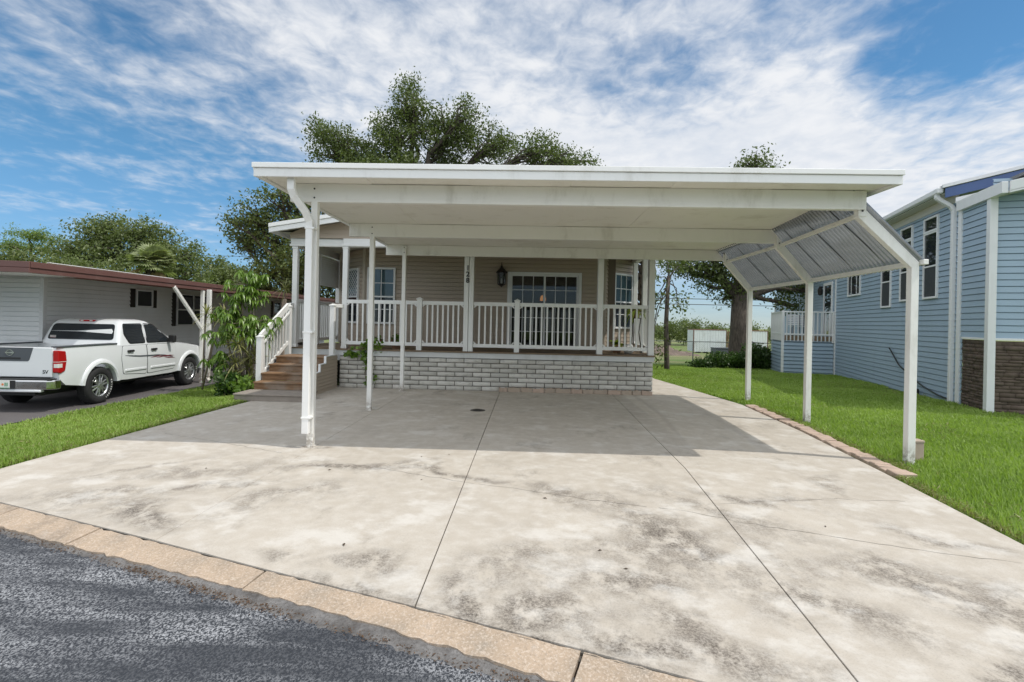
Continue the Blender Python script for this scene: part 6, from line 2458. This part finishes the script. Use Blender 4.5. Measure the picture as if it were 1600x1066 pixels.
# climbing vine by the second post, plants on the porch, potted fern
rng = np.random.default_rng(9); rnd = random.Random(9)
ve = empty('climbing_vine', (-3.62, 11.80, 0.05), 'green vine climbing the pale blocks behind the second left post', 'vine')
pts = []
for i in range(90):
    z = rnd.random() * 0.98
    pts.append((-3.63 + .13 * math.sin(z * 5) * .5 + rnd.gauss(0, .055), 11.79 + rnd.gauss(0, .03), .02 + z))
for i in range(40):
    pts.append((-3.55 + rnd.gauss(0, .15), 11.78 + rnd.gauss(0, .04), .95 + rnd.gauss(0, .06)))
for i in range(26):
    u = rnd.random(); pts.append((-4.15 + u * .45, 11.79, .76 + .05 * math.sin(u * 9) + rnd.gauss(0, .02)))
V, F = leaf_quads(np.repeat(np.array(pts), 3, axis=0) + rng.normal(size=(len(pts) * 3, 3)) * .025, rng, .085, .7)
numpy_mesh('leaves', V, F, M['bright_leaf'], ve, rng.random(len(F)))
m = MB(); m.tube([(-3.6, 11.82, 0.0), (-3.68, 11.80, .35), (-3.58, 11.80, .7), (-3.55, 11.8, .98)], .009, 5); m.build('stem', M['stem'], ve)


def pot_plant(name, label, c, r, h, mat, seed, fern=False, L=.4):
    rnd = random.Random(seed)
    e = empty(name, c, label, 'potted plant')
    m = MB(); m.lathe([(0.0, 0.0), (r * .7, 0.0), (r, h), (r * .9, h), (r * .85, h - .03), (0, h - .03)], c, 16); m.build('pot', M['terracotta'], e, smooth=False)
    VV, FF, TT = [], [], []
    rosette(VV, FF, TT, Vector(c) + Vector((0, 0, h)), rnd, 60 if fern else 22, L, .035 if fern else .10, .9 if fern else .5, -.2, 1.3)
    if fern:
        rosette(VV, FF, TT, Vector(c) + Vector((0, 0, h)), rnd, 60, L * .7, .03, .5, .2, 1.4)
    numpy_mesh('leaves', np.array([tuple(v) for v in VV]), np.array(FF), M[mat], e, np.array(TT))
    return e


pot_plant('potted_plant', 'small leafy potted plant on the porch behind the left railing', (-3.1, 12.35, DK), .14, .22, 'bright_leaf', 2, L=.28)
pot_plant('potted_plant', 'leafy potted plant on the porch left of the vine', (-3.55, 12.4, DK), .12, .2, 'bright_leaf', 7, L=.24)
stn = empty('plant_stand', (2.62, 12.9, DK), 'dark wire plant stand on the porch right corner holding a fern', 'plant stand')
m = MB()
for k in range(3):
    a = 2 * math.pi * k / 3
    m.tube([(2.62 + .16 * math.cos(a), 12.9 + .16 * math.sin(a), DK), (2.62 + .09 * math.cos(a), 12.9 + .09 * math.sin(a), DK + .5), (2.62 + .13 * math.cos(a), 12.9 + .13 * math.sin(a), DK + .85)], .012, 6)
m.build('legs', M['bronze'], stn)
m = MB(); m.lathe([(0, DK + .835), (.16, DK + .835), (.16, DK + .85), (0, DK + .85)], (2.62, 12.9, 0), 16); m.build('top', M['bronze'], stn)
pot_plant('potted_fern', 'bright yellow green fern on a stand at the right end of the porch', (2.62, 12.9, DK + .851), .13, .19, 'fern_leaf', 3, True, .36)
pot_plant('potted_plant', 'trailing potted plant on the sunlit porch boards under the fern', (2.15, 12.7, DK), .12, .2, 'fern_leaf', 8, L=.3)
m = MB(); m.lathe([(0, DK), (.09, DK), (.12, DK + .06), (.09, DK + .2), (.06, DK + .22), (0, DK + .22)], (2.4, 12.55, 0), 14)
tag(m.build('white_urn', M['vinyl_white'], smooth=True), 'small white urn on the porch floor in the right corner', 'urn')

# ------------------------------------------------------------------ beyond the garden
FY = 60.0


def trailer(x0, x1, label, seed, tag_marks=None):
    z0, z1 = -1.45, 1.08
    e = empty('cargo_trailer', ((x0 + x1) / 2, FY, -1.6), label, 'trailer', 'white trailers beyond the fence')
    m = MB()
    n = int((x1 - x0) / 0.28)
    for k in range(n):
        a = x0 + (x1 - x0) * k / n
        b = x0 + (x1 - x0) * (k + 1) / n
        m.prism([(a, FY), (a + .05, FY - .04), (b - .05, FY - .04), (b, FY), (b, FY + .03), (a, FY + .03)], 'z', z0, z1 - .08)
    m.box(x0, x1, FY + .031, FY + 2.4, z0, z1 - .05)
    m.build('body', M['container'], e)
    m = MB()
    m.box(x0 - .02, x1 + .02, FY - .06, FY + 2.42, z1 - .079, z1)
    m.box(x0 - .06, x0 - .001, FY - .06, FY + .1, z0 - .1, z1 - .08); m.box(x1 + .001, x1 + .06, FY - .06, FY + .1, z0 - .1, z1 - .08)
    m.build('frame', M['rust'], e)
    m = MB()
    for xx in (x0 + .6, x0 + 1.4, x1 - 1.4, x1 - .6):
        m.lathe([(0.0, 0), (0.28, 0), (0.28, .2), (0, .2)], (xx, FY + .2, -1.45), 14, 'y')
    m.build('wheel_set', M['black'], e)
    return e


trailer(18.8, 22.4, 'white trailer standing alone left of the tree trunk beyond the fence', 1)
t2 = trailer(23.9, 27.0, 'white trailer with dark scrawled marks next to the oak trunk', 2)
m = MB(); m.tube([(24.0, FY - .06, -.05), (24.6, FY - .06, .15), (25.4, FY - .06, -.25), (26.6, FY - .06, -.35)], .05, 6)
m.tube([(23.95, FY - .06, .4), (24.4, FY - .06, -.3), (24.2, FY - .06, -.5)], .05, 6)
m.build('scrawl', M['cable'], t2)
trailer(28.6, 32.2, 'white trailer seen right of the oak trunk near the blue house deck', 3)
m = MB(); m.box(22.55, 23.75, 59.8, 60.4, -1.6, -1.4); m.box(22.55, 22.65, 59.9, 60.0, -1.4, .95); m.box(23.65, 23.75, 59.9, 60.0, -1.4, .95)
for z in (-.6, .1, .8): m.box(22.66, 23.64, 59.9, 60.0, z, z + .08)
tag(m.build('steel_rack', M['rust']), 'rusty steel frame standing between two white trailers', 'rack')
m = MB(); m.prism([(56.9, -1.5), (56.9, -1.0), (57.1, -.9), (58.4, -.9), (58.5, -1.0), (58.5, -1.5)], 'x', 20.2, 22.6); m.box(20.15, 22.65, 56.85, 58.55, -.9, -.84)
tag(m.build('waste_skip', M['decal_dark']), 'low dark bin on the field in front of the left white trailer', 'bin')
# dirt mound and chain link fence
V, F = [], []
rng = np.random.default_rng(3)
nx, ny = 40, 16
for j in range(ny + 1):
    for i in range(nx + 1):
        u, v = i / nx, j / ny
        x, y = 8.0 + 7.4 * u, 46 + 7 * v
        h = 1.0 * math.sin(math.pi * u) ** .6 * math.sin(math.pi * v) ** .8 * (0.62 + .26 * math.sin(u * 17) * math.cos(v * 6) + .2 * math.sin(u * 41 + v * 9)) if 0 < u < 1 and 0 < v < 1 else 0
        V.append((x, y, ground_z(x, y) - .1 + h + rng.uniform(-.13, .13)))
for j in range(ny):
    for i in range(nx):
        a = j * (nx + 1) + i
        F.append((a, a + 1, a + nx + 2, a + nx + 1))
o = numpy_mesh('dirt_mound', np.array(V), np.array(F), M['dirt'])
tag(o, kind='structure')
fe = empty('chain_link_fence', (7.4, 27.0, -.46), 'low chain link fence with thin posts at the back of the right lawn', 'fence')
FPTS = [(3.6 + 2.45 * k, 27.0 + .12 * k) for k in range(6)]
for (x, y) in FPTS:
    g = ground_z(x, y)
    m = MB(); m.tube([(x, y, g - .2), (x, y, g + 1.22)], .03, 8); m.build('post', M['galv'], fe)
m = MB(); m.tube([(x, y, ground_z(x, y) + 1.2) for (x, y) in FPTS], .02, 6); m.build('top_rail', M['galv'], fe)
V, F = [], []
for (a, b) in zip(FPTS[:-1], FPTS[1:]):
    A, B = Vector((*a, ground_z(*a))), Vector((*b, ground_z(*b)))
    L = (B - A).length
    for sg in (1, -1):
        for k in range(-12, int(L / .1) + 1):
            u0 = k * .1
            p0, p1 = (u0, 0.05), (u0 + 1.15, 1.2)
            if sg < 0: p0, p1 = (u0 + 1.15, 0.05), (u0, 1.2)
            # clip to the bay
            t0, t1 = 0.0, 1.0
            du = p1[0] - p0[0]
            for lim, s_ in ((0, 1), (L, -1)):
                f0 = (p0[0] - lim) * s_; f1 = (p1[0] - lim) * s_
                if f0 < 0 and f1 < 0: t0, t1 = 1, 0
                elif f0 < 0: t0 = max(t0, f0 / (f0 - f1))
                elif f1 < 0: t1 = min(t1, f0 / (f0 - f1))
            if t1 - t0 < .02: continue
            q = []
            for t in (t0, t1):
                q.append(A.lerp(B, (p0[0] + du * t) / L) + Vector((0, 0, p0[1] + (p1[1] - p0[1]) * t)))
            o_ = len(V)
            w = Vector((0.0025, 0, 0.0025))
            V += [q[0] - w, q[1] - w, q[1] + w, q[0] + w]
            F.append((o_, o_ + 1, o_ + 2, o_ + 3))
numpy_mesh('wire_mesh', np.array([tuple(v) for v in V]), np.array(F), M['galv'], fe)
# power lines
for (z, lb) in ((3.54, 'upper power cable crossing the sky behind the right lawn'), (3.12, 'lower power cable crossing the sky behind the right lawn')):
    m = MB(); m.tube([(-6 + 6 * k, 40, z + .004 * (k - 4) ** 2) for k in range(9)], .028, 6)
    tag(m.build('power_line', M['cable']), lb, 'cable')
m = MB(); m.tube([(-60 + 8 * k, 50, 7.3 + .003 * (k - 4) ** 2) for k in range(9)], .022, 6)
tag(m.build('power_line', M['cable']), 'thin power cable in the blue gap left of the dark oak', 'cable')

# ------------------------------------------------------------------ grass: real blades
def inside(poly, X, Y):
    n = len(poly)
    r = np.zeros(len(X), bool)
    j = n - 1
    for i in range(n):
        xi, yi = poly[i]; xj, yj = poly[j]
        c = ((yi > Y) != (yj > Y)) & (X < (xj - xi) * (Y - yi) / (yj - yi + 1e-12) + xi)
        r ^= c
        j = i
    return r


def gz_np(X, Y):
    z = -0.033 * np.maximum(0, np.minimum(Y, 65) - 13)
    k = np.clip((-5.4 - X) / 2, 0, 1); k = k * k * (3 - 2 * k)
    return np.where(X < -5.4, np.minimum(z, -0.2 * k), z)


def grass(name, polys, seed):
    rng = np.random.default_rng(seed)
    CX, CY, HH = [], [], []
    for (poly, dens, h) in polys:
        xs = [p[0] for p in poly]; ys = [p[1] for p in poly]
        A = (max(xs) - min(xs)) * (max(ys) - min(ys))
        n = int(A * dens)
        X = rng.uniform(min(xs), max(xs), n); Y = rng.uniform(min(ys), max(ys), n)
        k = inside(poly, X, Y)
        X, Y = X[k], Y[k]
        # uneven tufts
        f = 0.5 + 0.5 * np.sin(X * 3.1 + 1.3 * np.sin(Y * 2.3)) * np.sin(Y * 3.7 + np.sin(X * 1.9))
        f2 = 0.5 + .5 * np.sin(X * 11.3 + 2 * np.sin(Y * 7.1)) * np.sin(Y * 12.1 + X)
        CX.append(X); CY.append(Y); HH.append(h * (0.6 + 0.35 * f + .25 * f2) * rng.uniform(.6, 1.25, len(X)))
    X, Y, H = np.concatenate(CX), np.concatenate(CY), np.concatenate(HH)
    n = len(X)
    Z = gz_np(X, Y) - 0.035
    az = rng.uniform(0, 2 * math.pi, n)
    lean = rng.uniform(.15, .75, n) * H
    dist = np.sqrt(X ** 2 + Y ** 2)
    w = 0.0045 * np.clip(dist / 6, 1, 3.2) * rng.uniform(.7, 1.3, n)
    wx, wy = -np.sin(az) * w, np.cos(az) * w
    dx, dy = np.cos(az) * lean, np.sin(az) * lean
    b0 = np.stack([X - wx, Y - wy, Z], 1); b1 = np.stack([X + wx, Y + wy, Z], 1)
    m0 = np.stack([X + dx * .35 - wx * .8, Y + dy * .35 - wy * .8, Z + H * .6], 1); m1 = np.stack([X + dx * .35 + wx * .8, Y + dy * .35 + wy * .8, Z + H * .6], 1)
    tp = np.stack([X + dx, Y + dy, Z + H], 1)
    V = np.stack([b0, b1, m1, m0, tp], 1).reshape(-1, 3)
    i0 = np.arange(n) * 5
    F4 = np.stack([i0, i0 + 1, i0 + 2, i0 + 3], 1)
    F3 = np.stack([i0 + 3, i0 + 2, i0 + 4, i0 + 4], 1)
    # top triangle written as a quad with its tip doubled apart slightly
    V2 = np.stack([tp[:, 0] + .0005, tp[:, 1], tp[:, 2]], 1)
    V = np.concatenate([V, V2]); F3[:, 3] = n * 5 + np.arange(n); F3 = F3[:, [0, 1, 3, 2]]
    tint = .5 + .25 * np.sin(X * 1.1 + np.sin(Y * .9)) * np.sin(Y * 1.4) + rng.uniform(-.35, .35, n)
    o = numpy_mesh(name, V, np.concatenate([F4, F3]), M['grass'], None, np.concatenate([tint, tint]).clip(0, 1))
    return tag(o, kind='stuff')


LP = [(-5.33, 4.55), (-5.31, 5.4), (-5.27, 7.0), (-5.2, 9.64), (-5.52, 9.75), (-5.55, 11.9), (-5.55, 13), (-7.9, 14), (-8.05, 10), (-8.1, 6.0), (-8.0, 5.6)]
RP1 = [(3.45, 1.9), (3.76, 3.8), (4.02, 5.80), (4.27, 5.86), (4.46, 8.5), (11, 8.5), (11, 0.5), (4, 1.2)]
RP2 = [(4.46, 8.5), (4.60, 10.75), (4.10, 13.0), (3.80, 15.4), (9.9, 15.4), (9.2, 11.0), (10.5, 8.5)]
RP3 = [(3.75, 15.4), (3.72, 21), (3.7, 26.5), (13, 26.5), (12.0, 20.5), (10.4, 15.4)]
grass('lawn_grass', [(LP, 3600, .085), (RP1, 2600, .075), (RP2, 2300, .075), (RP3, 900, .08)], 5)


# a dry, clipped fringe of grass along the concrete edges
rng = np.random.default_rng(44)
EL = [[(-5.31, 4.6), (-5.33, 5.4), (-5.28, 7.0), (-5.2, 9.6)], [(3.45, 1.6), (3.75, 3.8), (4.0, 5.8)], [(4.28, 6.0), (4.46, 8.2), (4.60, 10.7)]]
cc = []
for line in EL:
    for a, b in zip(line[:-1], line[1:]):
        L = math.hypot(b[0] - a[0], b[1] - a[1])
        k = int(L * 420)
        t = rng.random(k)
        sd = np.abs(rng.normal(size=k)) * .07 * (-1 if a[0] < 0 else 1)
        X = a[0] + (b[0] - a[0]) * t + sd; Y = a[1] + (b[1] - a[1]) * t
        cc.append(np.stack([X, Y, gz_np(X, Y) - .01 + np.abs(rng.normal(size=k)) * .02], 1))
C = np.concatenate(cc)
V, F = leaf_quads(C, rng, .055, .13, up=.9)
k = 9000                                                  # and dry blades through the lawns, in loose patches
X = rng.uniform(3.8, 10.5, k); Y = rng.uniform(2.5, 20, k)
ok = (np.sin(X * 1.7 + np.sin(Y * 1.1) * 2) * np.sin(Y * 1.3 + np.sin(X)) > .25) & inside([(3.6, 2), (4.1, 5.8), (4.8, 6.0), (4.9, 11), (4.0, 15.4), (4.0, 20), (11, 20), (9.6, 12), (11, 8), (11, .5)], X, Y)
X, Y = X[ok], Y[ok]
V2_, F2_ = leaf_quads(np.stack([X, Y, gz_np(X, Y) + rng.uniform(-.01, .05, len(X))], 1), rng, .075, .12, up=.9)
X = rng.uniform(-8.0, -5.4, 2600); Y = rng.uniform(4.8, 12.5, 2600)
V3_, F3_ = leaf_quads(np.stack([X, Y, gz_np(X, Y) + rng.uniform(-.01, .045, len(X))], 1), rng, .075, .12, up=.9)
F = np.concatenate([F, F2_ + len(V), F3_ + len(V) + len(V2_)]); V = np.concatenate([V, V2_, V3_])
tag(numpy_mesh('dry_grass', V, F, M['spike_leaf'], None, rng.random(len(F))), kind='stuff')

# a few dead leaves blown onto the drive
lf = None
rnd = random.Random(31)
for k in range(12):
    x, y = rnd.uniform(-3.5, 2.8), rnd.uniform(3.0, 6.2)
    if y < y_kerb(x) + .15: continue
    if lf is None:
        m = MB(); m.add([(-.022, 0, .002), (0, -.009, .006), (.024, 0, .003), (0, .009, .008)], [(0, 1, 2, 3)])
        lf = m.build('dead_leaf', plain('dead_leaf_brown', (.07, .045, .025), .8)); o = lf
    else:
        o = lf.copy(); COL.objects.link(o)
    o.location = (x, y, .001); o.rotation_euler = (0, 0, rnd.uniform(0, 6)); s = rnd.uniform(.6, 1.2); o.scale = (s, s, s)
    tag(o, 'small dry brown leaf lying on the sunlit driveway', 'leaf', 'dead leaves on the driveway')
